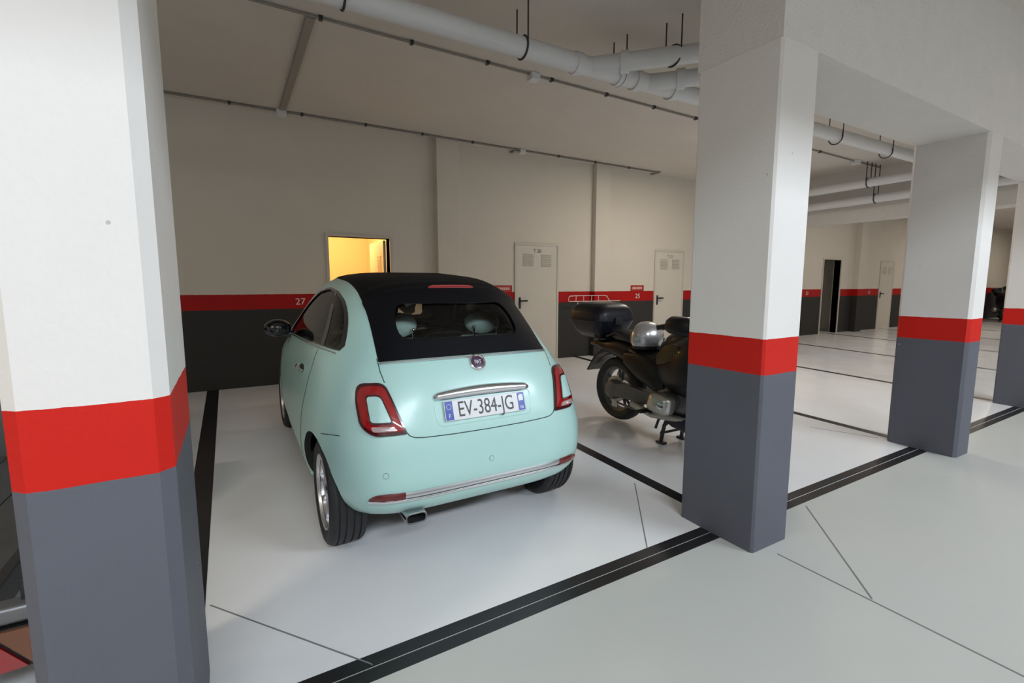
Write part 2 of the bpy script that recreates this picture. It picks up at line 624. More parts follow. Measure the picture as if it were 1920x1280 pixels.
# ceiling, opened unseen over the far aisle so its edge bounds the daylight
cm = MB()
SX0, SX1, SY1, SHZ = -7.0, 13.0, -1.66, 6.4
cm.box((X0, SY1, CEIL), (X1, WALL_Y + .16, CEIL + .15))
cm.box((X0, Y0, CEIL), (SX0, SY1, CEIL + .15))
cm.box((SX1, Y0, CEIL), (X1, SY1, CEIL + .15))
ceil_o = tag(cm.build('ceiling', 'plaster_ceiling'), 'grey-white plastered garage ceiling', None, None, 'structure')
sh = MB()
sh.box((SX0 - .15, Y0, CEIL + .15), (SX0, SY1, SHZ))
sh.box((SX1, Y0, CEIL + .15), (SX1 + .15, SY1, SHZ))
sh.box((SX0 - .15, SY1, CEIL + .15), (SX1 + .15, SY1 + .15, SHZ))
sh.box((SX0 - .15, Y0, SHZ), (SX1 + .15, SY1 + .15, SHZ + .1))
sh.box((SX0 - .15, Y0 - .2, CEIL), (SX1 + .15, Y0 - .02, SHZ))
tag(sh.build('wall_added_shaft', 'plain_wall'), 'unseen white shaft added around the daylight panels over the aisle', None, None, 'structure')  # shaft added out of view to enclose and shape the daylight
for k, (xc, hw) in enumerate([(-0.8, 2.55), (7.0, 2.25)]):
    wf = MB()
    for x in np.linspace(-hw, hw, 5):
        wf.box((xc + x - .03, Y0 - .02, 5.05), (xc + x + .03, Y0 + .02, 5.85))
    wf.box((xc - hw, Y0 - .02, 5.02), (xc + hw, Y0 + .02, 5.08))
    wf.box((xc - hw, Y0 - .02, 5.82), (xc + hw, Y0 + .02, 5.88))
    tag(wf.build('window_%d' % (k + 1), 'door_frame'), None, None, None, 'structure')  # frames added around the daylight panels, out of view
# down-stand beam over the pillars
PD = 0.50
bm_ = MB()
bm_.add([(2.385, 1.495, SOFFIT), (X1, 1.495 + .0125 * 29, SOFFIT), (X1, 1.99 + .0125 * 29, SOFFIT), (2.385, 1.99, SOFFIT),
         (2.385, 1.495, CEIL), (X1, 1.495 + .0125 * 29, CEIL), (X1, 1.99 + .0125 * 29, CEIL), (2.385, 1.99, CEIL)],
        [(0, 3, 2, 1), (4, 5, 6, 7), (0, 1, 5, 4), (1, 2, 6, 5), (2, 3, 7, 6), (3, 0, 4, 7)])
tag(bm_.build('trim_1', 'beam'), 'rough white concrete beam over the pillars', None, None, 'structure')
tag(MB().box((10.30, 2.0, 2.66), (10.75, WALL_Y, CEIL)).build('trim_3', 'beam'), 'shaded cross beam beyond the motorcycle bay', None, None, 'structure')


# ------------------------------------------------------------------ pillars
def pillar(x0, x1, y0, y1, label, ch=0.028, top=SOFFIT, z0=-0.02):
    o = [(x0 + ch, y0), (x1 - ch, y0), (x1, y0 + ch), (x1, y1 - ch), (x1 - ch, y1), (x0 + ch, y1), (x0, y1 - ch), (x0, y0 + ch)]
    m = MB().prism(o, 'z', z0, top)
    ob = m.build('pillar', 'pillar')
    tag(ob, label, None, 'red-banded pillars', 'structure')
    return ob


pillar(-0.462, -0.149, 1.47, 2.05, 'nearest red-banded concrete pillar, at the edge of the mint car bay', 0.032, CEIL)
pillar(2.38, 2.70, 1.49, 1.98, 'red-banded concrete pillar between the mint car and the motorcycle', 0.012)
pillar(5.225, 5.50, 1.525, 2.03, 'red-banded concrete pillar on the far side of the motorcycle bay', 0.022)
pillar(8.06, 8.36, 1.56, 2.07, 'red-banded concrete pillar cut off by the frame, beyond two others', 0.018)

# ------------------------------------------------------------------ doors, lit doorway and wall fittings


def text_obj(name, s, size, mat, parent, loc, rot, align='CENTER', ext=0.0008, sx=1.0):
    c = bpy.data.curves.new(name, 'FONT')
    c.body = s
    c.size = size
    c.align_x = align
    c.align_y = 'CENTER'
    c.extrude = ext
    tmp = bpy.data.objects.new('tmp', c)
    COL.objects.link(tmp)
    dg = bpy.context.evaluated_depsgraph_get()
    me = bpy.data.meshes.new_from_object(tmp.evaluated_get(dg))
    bpy.data.objects.remove(tmp)
    for v in me.vertices:
        v.co.x *= sx
    me.materials.clear()
    o = link(name, me, mat, parent)
    o.location = loc
    o.rotation_euler = rot
    return o


FACE = (PI / 2, 0, 0)    # text that faces -Y
dn = 0


def wall_door(x0, x1, number, handle_side=-1, detail=True):
    global dn
    dn += 1
    r = MB().box((x0, WALL_Y - .012, WZ - .02), (x1, WALL_Y + .03, DTOP), 0.002).build('door_%d' % dn, 'door')
    tag(r, None, None, None, 'structure')
    f = MB()
    t = 0.035
    f.box((x0 - t, WALL_Y - .02, WZ - .02), (x0, WALL_Y + .02, DTOP + t))
    f.box((x1, WALL_Y - .02, WZ - .02), (x1 + t, WALL_Y + .02, DTOP + t))
    f.box((x0, WALL_Y - .02, DTOP), (x1, WALL_Y + .02, DTOP + t))
    f.build('door_frame', 'door_frame', r)
    if detail:
        w = x1 - x0
        for u in (0.28, 0.72):
            cx = x0 + u * w
            v = MB()
            for k in range(7):
                z = DTOP - 0.34 + k * 0.030
                v.box((cx - .105, WALL_Y - .019, z), (cx + .105, WALL_Y - .010, z + .014))
            tag(v.build('vent', 'vent', r), None, None, None, 'stuff')
        if number:
            text_obj('door_number', number, 0.085, 'door_print', r, (x0 + .5 * w, WALL_Y - .0135, DTOP - 0.09), FACE)
        hx = x0 + .06 if handle_side < 0 else x1 - .06
        h = MB()
        h.box((hx - .018, WALL_Y - .022, WZ + .90), (hx + .018, WALL_Y - .010, WZ + 1.09), 0.004)
        h.box((hx - .012, WALL_Y - .065, WZ + 1.02), (hx + .012, WALL_Y - .02, WZ + 1.045))
        h.box((hx - .012, WALL_Y - .07, WZ + 1.018), (hx + .125 * -handle_side, WALL_Y - .052, WZ + 1.046), 0.004)
        h.build('door_handle', 'black', r)
    return r


wall_door(*D1, 'T 20')
wall_door(*D2, 'T 21')
wall_door(*D4, '')
wall_door(*D5, '', detail=False)


def doorway_room(x0, x1, mat, depth, wide, name):
    """a small room seen through an open doorway"""
    m = MB()
    a, b = x0 - wide[0], x1 + wide[1]
    y0, y1 = WALL_Y + .16, WALL_Y + .16 + depth
    m.add([(a, y1, WZ - .1), (b, y1, WZ - .1), (b, y1, 2.7), (a, y1, 2.7)], [(0, 1, 2, 3)])
    m.add([(a, y0, WZ - .1), (a, y1, WZ - .1), (a, y1, 2.7), (a, y0, 2.7)], [(0, 1, 2, 3)])
    m.add([(b, y0, WZ - .1), (b, y1, WZ - .1), (b, y1, 2.7), (b, y0, 2.7)], [(3, 2, 1, 0)])
    m.add([(a, y0, 2.7), (b, y0, 2.7), (b, y1, 2.7), (a, y1, 2.7)], [(0, 1, 2, 3)])
    o = m.build(name, mat)
    return tag(o, None, None, None, 'structure')


doorway_room(D_LIT[0], D_LIT[1], 'warm_wall', 2.2, (.9, .25), 'wall_corridor')
doorway_room(D3[0], D3[1], 'dim_wall', 1.3, (.5, .5), 'wall_store')
# warm ceiling lamp in the corridor
cl = empty('corridor_lamp', (1.45, WALL_Y + 1.2, 2.69))
tag(cl, 'warm ceiling lamp lighting the corridor behind the open doorway', 'lamp')
MB().lathe([(0.001, -.06), (.10, -.055), (.14, -.03), (.15, -.012), (.15, 0)], (0, 0, 0), 'z', 24).build('diffuser', 'warm_tube', cl, True)
MB().lathe([(0.16, -.015), (.16, .005), (.001, .005)], (0, 0, 0), 'z', 24).build('base', 'door_frame', cl, True)
cw = bpy.data.lights.new('corridor_lamp_light', 'POINT')
cw.energy = 62
cw.color = (1.0, 0.60, 0.22)
cw.shadow_soft_size = 0.12
co = bpy.data.objects.new('corridor_lamp_light', cw)
COL.objects.link(co)
co.location = (1.45, WALL_Y + 1.1, 2.35)
# frames of the two open doorways
for k, (a, b) in enumerate([(D_LIT[0], D_LIT[1]), D3]):
    f = MB()
    t = 0.04
    f.box((a - t, WALL_Y - .018, WZ - .02), (a, WALL_Y + .17, DTOP + t))
    f.box((b, WALL_Y - .018, WZ - .02), (b + t, WALL_Y + .17, DTOP + t))
    f.box((a, WALL_Y - .018, DTOP), (b, WALL_Y + .17, DTOP + t))
    tag(f.build('trim_%d' % (4 + k), 'door_frame'), None, None, None, 'structure')
# the open leaf of the lit doorway, swung inwards, with its vents
lf = MB().box((D_LIT[1] - .045, WALL_Y + .17, WZ), (D_LIT[1] - .005, WALL_Y + .95, DTOP - .01), .003).build('door_9', 'door')
tag(lf, None, None, None, 'structure')
vv = MB()
for k in range(8):
    vv.box((D_LIT[1] - .052, WALL_Y + .30, DTOP - .45 + k * .03), (D_LIT[1] - .044, WALL_Y + .50, DTOP - .436 + k * .03))
tag(vv.build('vent', 'vent', lf), None, None, None, 'stuff')
# bay numbers stencilled on the red band, small red plaques
for s, x in [('27', 0.80), ('25', 6.86), ('23', 12.75), ('22', 15.95)]:
    text_obj('bay_number', s, 0.12, 'white_paint', wall_back, (x, WALL_Y - .002, 1.232), FACE, sx=1.05)
for x, lab in [(3.86, 'small red plaque with pale print above the stripe, beside the car roof'),
               (6.84, 'small red plaque with pale print above the stripe, over the bay number')]:
    pl = MB().box((x - .17, WALL_Y - .010, 1.335), (x + .17, WALL_Y - .001, 1.445)).build('wall_plaque', 'red_sign')
    pr = MB()
    for k in range(7):
        pr.box((x - .13 + k * .037, WALL_Y - .012, 1.368), (x - .13 + k * .037 + .024, WALL_Y - .0095, 1.412))
    tag(pr.build('print', 'pale_print', pl), None, None, None, 'stuff')
    tag(pl, lab, 'sign')
# white wire rack with hooks on the stripe
rk = empty('wall_rack', (5.11, WALL_Y - .03, 1.16))
tag(rk, 'white wire rack with hanging hooks on the red stripe', 'rack')
rr = MB()
o_ = round_poly([(0, 0), (.95, 0), (.86, .10), (.02, .10)], .04)
rr.tube([(x, -.075, z) for x, z in o_] + [(o_[0][0], -.075, o_[0][1])], .006, 6)
for x in (.17, .34, .52, .68):
    rr.tube([(x, -.075, 0), (x, -.075, .10)], .005, 6)
rr.tube([(.34, -.075, 0), (1.2, -.075, 0)], .007, 6)
for x in (.1, .9):
    rr.tube([(x, -.075, .09), (x, .03, .09)], .005, 6)
rr.build('rail', 'white_paint', rk)
for x in (.21, .41, .96):
    MB().tube([(x, -.075, 0), (x, -.075, -.07), (x, -.085, -.12), (x, -.105, -.125), (x, -.115, -.10)], .006, 6).build('hook', 'white_paint', rk)

# ------------------------------------------------------------------ pipes and conduits under the ceiling
PZ, PY = 3.265, 3.38
mp = empty('drain_pipe', (0, 0, 0))
tag(mp, 'long grey plastic drain pipe hung under the ceiling with two branches', 'pipe')
MB().tube([(-3.0, PY - .10, PZ - .03), (2.75, PY, PZ), (9.55, PY, PZ + .05)], .077, 20).build('main_pipe', 'pipe', mp, True)


def collar(p, d, r=.088, l=.07):
    p, d = Vector(p), Vector(d).normalized()
    MB().tube([p - d * l / 2, p + d * l / 2], r, 20).build('collar', 'pipe', mp, True)


d45 = Vector((0.74, -0.67, 0.035))
for sx in (2.70, 3.36):
    st = Vector((sx, PY, PZ))
    MB().tube([st, st + d45 * 0.18, st + d45 * 1.9], .072, 20).build('branch_pipe', 'pipe', mp, True)
    collar(st + d45 * .30, d45)
    collar((sx - .12, PY, PZ), (1, 0, 0))
    collar((sx + .34, PY, PZ), (1, 0, 0))


def hanger(p, r=.082):
    p = Vector(p)
    h = MB()
    ring = [p + Vector((0, math.cos(a) * r, math.sin(a) * r)) for a in np.linspace(0, 2 * PI, 21)]
    h.tube(ring, .008, 6, cap=False)
    h.tube([p + Vector((0, r, 0)), Vector((p.x, p.y + r, CEIL + .01))], .006, 6)
    h.tube([p + Vector((0, -r, 0)), Vector((p.x, p.y - r, CEIL + .01))], .006, 6)
    return h.build('pipe_hanger', 'steel_dark', mp)


for x in (0.72, 2.05, 3.05, 6.6, 7.9):
    hanger((x, PY - (0.10 * max(0, 2.75 - x) / 5.75), PZ - (.03 * max(0, 2.75 - x) / 5.75)))
hb = Vector((2.70, PY, PZ)) + d45 * .68
hanger(hb, .08)

# pipes running along the cross beam
for k, (xx, zz, lab) in enumerate([(9.75, 3.22, 'grey pipe along the cross beam, the upper of two'), (10.05, 2.98, 'grey pipe along the cross beam, the lower of two')]):
    q = empty('cross_pipe', (xx, 0, zz))
    tag(q, lab, 'pipe', 'pipes along the cross beam')
    MB().tube([(0, 2.1, 0.02), (0, WALL_Y - .1, -.02)], .075, 16).build('pipe_run', 'pipe', q, True)
    for y in (3.2, 4.4):
        h = MB()
        h.tube([(0, y + math.cos(a) * .001, 0) for a in (0, 1)] and [(math.cos(a) * .08, y, math.sin(a) * .08) for a in np.linspace(0, 2 * PI, 17)], .009, 6, cap=False)
        h.tube([(0.08, y, 0), (0.08, y, CEIL - zz + .01)], .008, 6)
        h.tube([(-0.08, y, 0), (-0.08, y, CEIL - zz + .01)], .008, 6)
        h.build('pipe_hanger', 'steel_dark', q)


def conduit(pts, label, r=.011, clips=0.75, boxes=(), cat='conduit'):
    q = empty('cable_conduit', (0, 0, 0))
    tag(q, label, cat)
    MB().tube(pts, r, 8).build('tube', 'conduit', q, True)
    a, b = Vector(pts[0]), Vector(pts[-1])
    n = int((b - a).length / clips)
    for k in range(1, n):
        c = a.lerp(b, k / n)
        MB().box((c.x - .014, c.y - .02, c.z - .016), (c.x + .014, c.y + .02, CEIL - .0005)).build('clip', 'steel_dark', q)
    for x, s in boxes:
        c = a.lerp(b, (x - a.x) / (b.x - a.x))
        MB().box((x - s, c.y - s, CEIL - .07), (x + s, c.y + s, CEIL - .0005), .008).build('junction_box', 'pipe', q)
    return q


conduit([(-3.0, 4.24, CEIL - .016), (9.0, 4.46, CEIL - .016)], 'thin dark cable conduit along the ceiling beside the drain pipe', boxes=[(2.78, .05)])
conduit([(9.02, 4.46, CEIL - .016), (10.28, 4.47, CEIL - .016)], 'short dark cable conduit near the cross beam', boxes=[(9.4, .06)])
conduit([(-3.0, 6.74, CEIL - .018), (7.15, 6.76, CEIL - .018)], 'dark cable conduit along the top of the back wall', r=.014, boxes=[(.67, .055), (4.1, .05)])
conduit([(10.8, 6.74, CEIL - .018), (24, 6.76, CEIL - .018)], 'cable conduit along the far back wall beyond the cross beam', r=.016)
tk = MB().box((.645, 4.335, CEIL - .03), (.715, 6.67, CEIL + .001), .004).build('cable_trunking', 'trunking')
tag(tk, 'flat brown trunking across the ceiling between two conduits', 'trunking')
# short bracket stubs where conduits turn to the wall
for x in (4.02, 7.12):
    s = MB().box((x - .02, 6.72, CEIL - .03), (x + .02, WALL_Y, CEIL - .002)).build('conduit_stub', 'trunking')
    tag(s, 'short conduit stub to the wall above the %s door' % ('first' if x < 5 else 'second'), 'conduit')


# ------------------------------------------------------------------ ceiling fill lamps added to brighten the bays and aisle
def fill_lamp(x, y, z, along, power, label, cover=True):
    q = empty('fill_fitting', (x, y, z))
    tag(q, label, 'lamp', 'added ceiling fill lamps')
    L = .62
    lo, hi = ((-L, -.06, -.04), (L, .06, 0)) if along == 'x' else ((-.06, -L, -.04), (.06, L, 0))
    MB().box(lo, hi, .004).build('housing', 'door_frame', q)
    lo, hi = ((-L + .02, -.045, -.075), (L - .02, .045, -.035)) if along == 'x' else ((-.045, -L + .02, -.075), (.045, L - .02, -.035))
    MB().box(lo, hi, .012).build('diffuser', 'fill_tube', q, True)
    d = bpy.data.lights.new('fill_lamp_light', 'AREA')
    d.shape = 'RECTANGLE'
    d.size, d.size_y = (1.2, .12) if along == 'x' else (.12, 1.2)
    d.energy = power
    d.color = (1.0, 0.90, 0.76)
    o = bpy.data.objects.new('fill_lamp_light', d)
    COL.objects.link(o)
    o.parent = q
    o.location = (0, 0, -.085)
    return q


fill_lamp(13.0, 4.4, CEIL, 'x', 36, 'added ceiling fill lamp beyond the cross beam')
fill_lamp(19.0, 4.4, CEIL, 'x', 55, 'added ceiling fill lamp farther beyond the cross beam')
fill_lamp(25.0, 4.4, CEIL, 'x', 55, 'added ceiling fill lamp at the far end of the garage')
fill_lamp(6.5, 4.7, CEIL, 'x', 66, 'added ceiling fill lamp behind the pillar beside the motorcycle')
fill_lamp(-4.5, 3.4, CEIL, 'x', 22, 'added ceiling fill lamp over the neighbouring bays')
fill_lamp(-3.2, 0.3, CEIL, 'x', 95, 'added ceiling fill lamp over the near end of the aisle')
fill_lamp(6.0, -0.6, CEIL, 'x', 8, 'added ceiling fill lamp over the middle of the aisle')
fill_lamp(14.0, -0.6, CEIL, 'x', 25, 'added ceiling fill lamp over the far aisle')

# ------------------------------------------------------------------ the mint cabriolet
ZK = [0.20, 0.26, 0.32, 0.40, 0.50, 0.60, 0.70, 0.80, 0.90, 1.00, 1.08, 1.20, 1.30, 1.38, 1.43, 1.46, 1.485]
c_yr = pchip(ZK, [0.32, 0.16, 0.06, 0.012, 0.0, 0.008, 0.030, 0.065, 0.105, 0.155, 0.205, 0.290, 0.385, 0.500, 0.64, 0.80, 1.15])
c_w = pchip(ZK, [0.70, 0.755, 0.785, 0.806, 0.815, 0.815, 0.808, 0.795, 0.772, 0.737, 0.698, 0.642, 0.590, 0.537, 0.480, 0.41, 0.20])
c_yf = pchip(ZK, [3.35, 3.45, 3.50, 3.53, 3.545, 3.54, 3.50, 3.40, 3.12, 2.76, 2.62, 2.42, 2.24, 2.08, 1.92, 1.78, 1.45])
c_nr = pchip(ZK, [5.0, 5.2, 5.4, 5.5, 5.5, 5.5, 5.3, 4.9, 4.5, 4.0, 3.6, 3.15, 2.9, 2.7, 2.6, 2.4, 2.2])


def body_loft(rows=60, cols=112, z0=0.20, z1=1.485, inset=0.0):
    zs = [z0 + (z1 - z0) * (1 - (1 - k / rows) ** 1.35) for k in range(rows + 1)]
    rings = []
    for z in zs:
        yr, yf, w, n = c_yr(z) + inset, c_yf(z) - inset, c_w(z) - inset, c_nr(z)
        yc = 0.5 * (yr + yf) - 0.15 * min(1, max(0, (1.0 - z) / 0.3))
        ring = []
        for i in range(cols):
            a = 2 * PI * i / cols
            c, s = math.cos(a), math.sin(a)
            nn = n if c > 0 else (3.2 if z < 0.95 else 4.6)
            r = 1.0 / (abs(c) ** nn + abs(s) ** nn) ** (1 / nn)
            x = w * s * r
            y = yc - (yc - yr) * c * r if c > 0 else yc - (yf - yc) * c * r
            ring.append((x, y, z))
        rings.append(ring)
    return MB().loft(rings, cap=True)



def bool_cut(me, cutters):
    """difference of a list of closed cutter meshes, applied through the depsgraph"""
    o = bpy.data.objects.new('tmp_body', me)
    COL.objects.link(o)
    tmp = []
    for c in cutters:
        co_ = bpy.data.objects.new('tmp_cut', c)
        COL.objects.link(co_)
        tmp.append(co_)
        md = o.modifiers.new('b', 'BOOLEAN')
        md.operation = 'DIFFERENCE'
        md.solver = 'EXACT'
        md.object = co_
    dg = bpy.context.evaluated_depsgraph_get()
    dg.update()
    res = bpy.data.meshes.new_from_object(o.evaluated_get(dg))
    bpy.data.objects.remove(o)
    for t in tmp:
        bpy.data.objects.remove(t)
    return res


base_me = body_loft().mesh('body_base')
base_me.polygons.foreach_set('use_smooth', [True] * len(base_me.polygons))
base_bv = BVHTree.FromPolygons([v.co for v in base_me.vertices], [p.vertices for p in base_me.polygons])
base_vn = [v.normal.copy() for v in base_me.vertices]


def surf(p):
    """nearest point on the base surface with an interpolated normal"""
    loc, nor, idx, dist = base_bv.find_nearest(p)
    poly = base_me.polygons[idx]
    ws, tot = Vector((0, 0, 0)), 0
    for vi in poly.vertices:
        d = (base_me.vertices[vi].co - loc).length + 1e-4
        ws += base_vn[vi] / (d * d)
    ws.normalize()
    return loc, ws, dist


def on_rear(x, z, off=0.0):
    h = base_bv.ray_cast(Vector((x, -2, z)), Vector((0, 1, 0)))
    p = h[0] if h[0] else base_bv.find_nearest(Vector((x, 0.2, z)))[0]
    loc, n, _ = surf(p)
    return p + n * off, n


def on_side(y, z, sx, off=0.0):
    h = base_bv.ray_cast(Vector((sx * 2, y, z)), Vector((-sx, 0, 0)))
    p = h[0] if h[0] else base_bv.find_nearest(Vector((sx * .7, y, z)))[0]
    loc, n, _ = surf(p)
    return p + n * off, n


def on_front(x, z, off=0.0):
    h = base_bv.ray_cast(Vector((x, 6, z)), Vector((0, -1, 0)))
    p = h[0] if h[0] else base_bv.find_nearest(Vector((x, 2.4, z)))[0]
    loc, n, _ = surf(p)
    return p + n * off, n


def patch(outline, proj, off, thick=0.02, rings=6, dome=0.0, centre=None, edge=0.004):
    """a shell lying on the body: star-shaped 2D outline filled by rings, raised by off, with a skirt"""
    o = [np.array(p, float) for p in outline]
    c = sum(o) / len(o) if centre is None else np.array(centre, float)
    n = len(o)
    levels = [1.0 - k / rings for k in range(rings)]
    v = []
    for p in o:
        q, nn = proj(p[0], p[1], off - thick)
        v.append(q)
    for p in o:
        q, nn = proj(p[0], p[1], off - edge)
        v.append(q)
    for t in [0.985] + levels[1:]:
        for p in o:
            pp = c + (p - c) * t
            q, nn = proj(pp[0], pp[1], off + dome * (1 - t * t))
            v.append(q)
    q, nn = proj(c[0], c[1], off + dome)
    v.append(q)
    f = []
    k = len(v) // n
    for r in range(k - 1):
        for i in range(n):
            j = (i + 1) % n
            f.append((r * n + i, r * n + j, (r + 1) * n + j, (r + 1) * n + i))
    last = (k - 1) * n
    ci = len(v) - 1
    for i in range(n):
        f.append((last + i, last + (i + 1) % n, ci))
    return MB().add(v, f)


def ring_patch(outer, inner, proj, off, thick=0.01):
    """a band between two outlines with the same number of points"""
    n = len(outer)
    v = []
    for o, h in ((outer, -thick), (outer, 0), (inner, 0), (inner, -thick)):
        for p in o:
            v.append(proj(p[0], p[1], off + h)[0])
    f = []
    for r in range(3):
        for i in range(n):
            j = (i + 1) % n
            f.append((r * n + i, r * n + j, (r + 1) * n + j, (r + 1) * n + i))
    return MB().add(v, f)


def mirror_pts(pts):
    return [(-p[0], p[1]) for p in pts][::-1]


CARX, CARY = 1.14, 2.20
car = empty('car', (CARX, CARY, fz(CARY)), (math.atan(SLOPE), 0, 0))
tag(car, 'mint green compact cabriolet with black fabric roof parked in the bay', 'car')

# outlines
side_win = [(.545, 1.075), (.60, 1.14), (.66, 1.20), (.74, 1.262), (.87, 1.322), (1.07, 1.366), (1.38, 1.380), (1.66, 1.345), (1.90, 1.235), (2.06, 1.10), (2.13, 1.02), (2.02, 1.012), (1.55, 1.034), (1.20, 1.050), (.85, 1.068)]
side_o = resample(round_poly(side_win, .05, 4), 72)
rear_win = round_poly([(-.385, 1.152), (.325, 1.152), (.32, 1.26), (.285, 1.328), (-.345, 1.328), (-.38, 1.26)], [.06, .06, .05, .06, .06, .05], 6)
rear_o = resample(rear_win, 64)
shield_o = resample(round_poly([(-.62, 1.03), (.62, 1.03), (.46, 1.37), (-.46, 1.37)], .06, 6), 48)


def shrink(o, s, c=None):
    c = sum(np.array(p) for p in o) / len(o) if c is None else np.array(c)
    return [c + (np.array(p) - c) * s for p in o]


WR, RY, FY, WXC = 0.292, 0.55, 2.85, 0.672
cut = []
cut.append(body_loft(34, 80, 0.42, 1.455, 0.035).mesh('c'))
cut.append(MB().prism([tuple(p) for p in side_o], 'x', -1.3, 1.3).mesh('c'))
cut.append(MB().prism([tuple(p) for p in rear_o], 'y', -.5, .95).mesh('c'))
cut.append(MB().prism([tuple(p) for p in shield_o], 'y', 1.75, 3.0).mesh('c'))
for y in (RY, FY):
    for s in (-1, 1):
        m = MB().tube([(s * .50, y, WR + .005), (s * 1.2, y, WR + .005)], .335, 56)
        m2 = m.mesh('c')
        cut.append(m2)
body_me = bool_cut(base_me.copy(), cut)
body_me.materials.clear()
body_me.materials.append(M['paint'])
body_me.materials.append(M['inner_black'])
nors = [None] * len(body_me.loops)
for p in body_me.polygons:
    p.use_smooth = True
    loc, n, d = surf(p.center)
    outer = d < 0.002 and n.dot(p.normal) > 0.8
    p.material_index = 0 if outer and p.center.z > 0.215 else 1
    for li in p.loop_indices:
        if outer:
            nors[li] = surf(body_me.vertices[body_me.loops[li].vertex_index].co)[1]
        else:
            nors[li] = p.normal.copy()
body_me.normals_split_custom_set(nors)
link('body', body_me, None, car)

# fabric roof: swept strip from the boot up over the roof
PIV = Vector((0, 1.2, .86))
hwf = pchip([0, .12, .25, .4, .55, .75, 1.0], [.505, .492, .484, .480, .474, .462, .43])
a0 = math.atan2(1.062 - PIV.z, .195 - PIV.y)
a1 = math.atan2(1.435 - PIV.z, 1.95 - PIV.y)


def on_top(u, t, off=0.0):
    a = a0 + (a1 - a0) * t
    x = u * hwf(t)
    h = base_bv.ray_cast(Vector((x, PIV.y, PIV.z)), Vector((0, math.cos(a), math.sin(a))))
    loc, n, _ = surf(h[0])
    if n.dot(h[0] - Vector((0, PIV.y, PIV.z))) < 0:
        n = -n
    return h[0] + n * off, n


NU, NT = 40, 70
v, f = [], []
for lay, off in ((0, 0.007), (1, -0.006)):
    for j in range(NT + 1):
        t = j / NT
        for i in range(NU + 1):
            u = -1 + 2 * i / NU
            e = off
            if lay == 0:
                e = off - 0.005 * max(0, (abs(u) - .97) / .03)
                # the folded rear edge: a soft roll with the brake light above the window
                e += 0.016 * math.exp(-((t - .208) / .018) ** 2) + 0.007 * math.exp(-((t - .262) / .016) ** 2)
                e += 0.004 * math.exp(-((t - .62) / .008) ** 2) + .004 * math.exp(-((t - .80) / .008) ** 2)
            v.append(on_top(u, t, e)[0])
B = (NT + 1) * (NU + 1)
for j in range(NT):
    for i in range(NU):
        a = j * (NU + 1) + i
        q = (a, a + 1, a + NU + 2, a + NU + 1)
        f.append(q)
        f.append(tuple(B + k for k in q[::-1]))
for j in range(NT):
    for i in (0, NU):
        a = j * (NU + 1) + i
        f.append((a, a + NU + 1, B + a + NU + 1, B + a))
for i in range(NU):
    for j in (0, NT):
        a = j * (NU + 1) + i
        f.append((a, a + 1, B + a + 1, B + a))
roof_me = MB().add(v, f).mesh('fabric_roof')
roof_me = bool_cut(roof_me, [MB().prism([tuple(p) for p in rear_o], 'y', -.5, .95).mesh('c')])
roof_me.materials.clear()
link('fabric_roof', roof_me, 'fabric', car, True, 40)
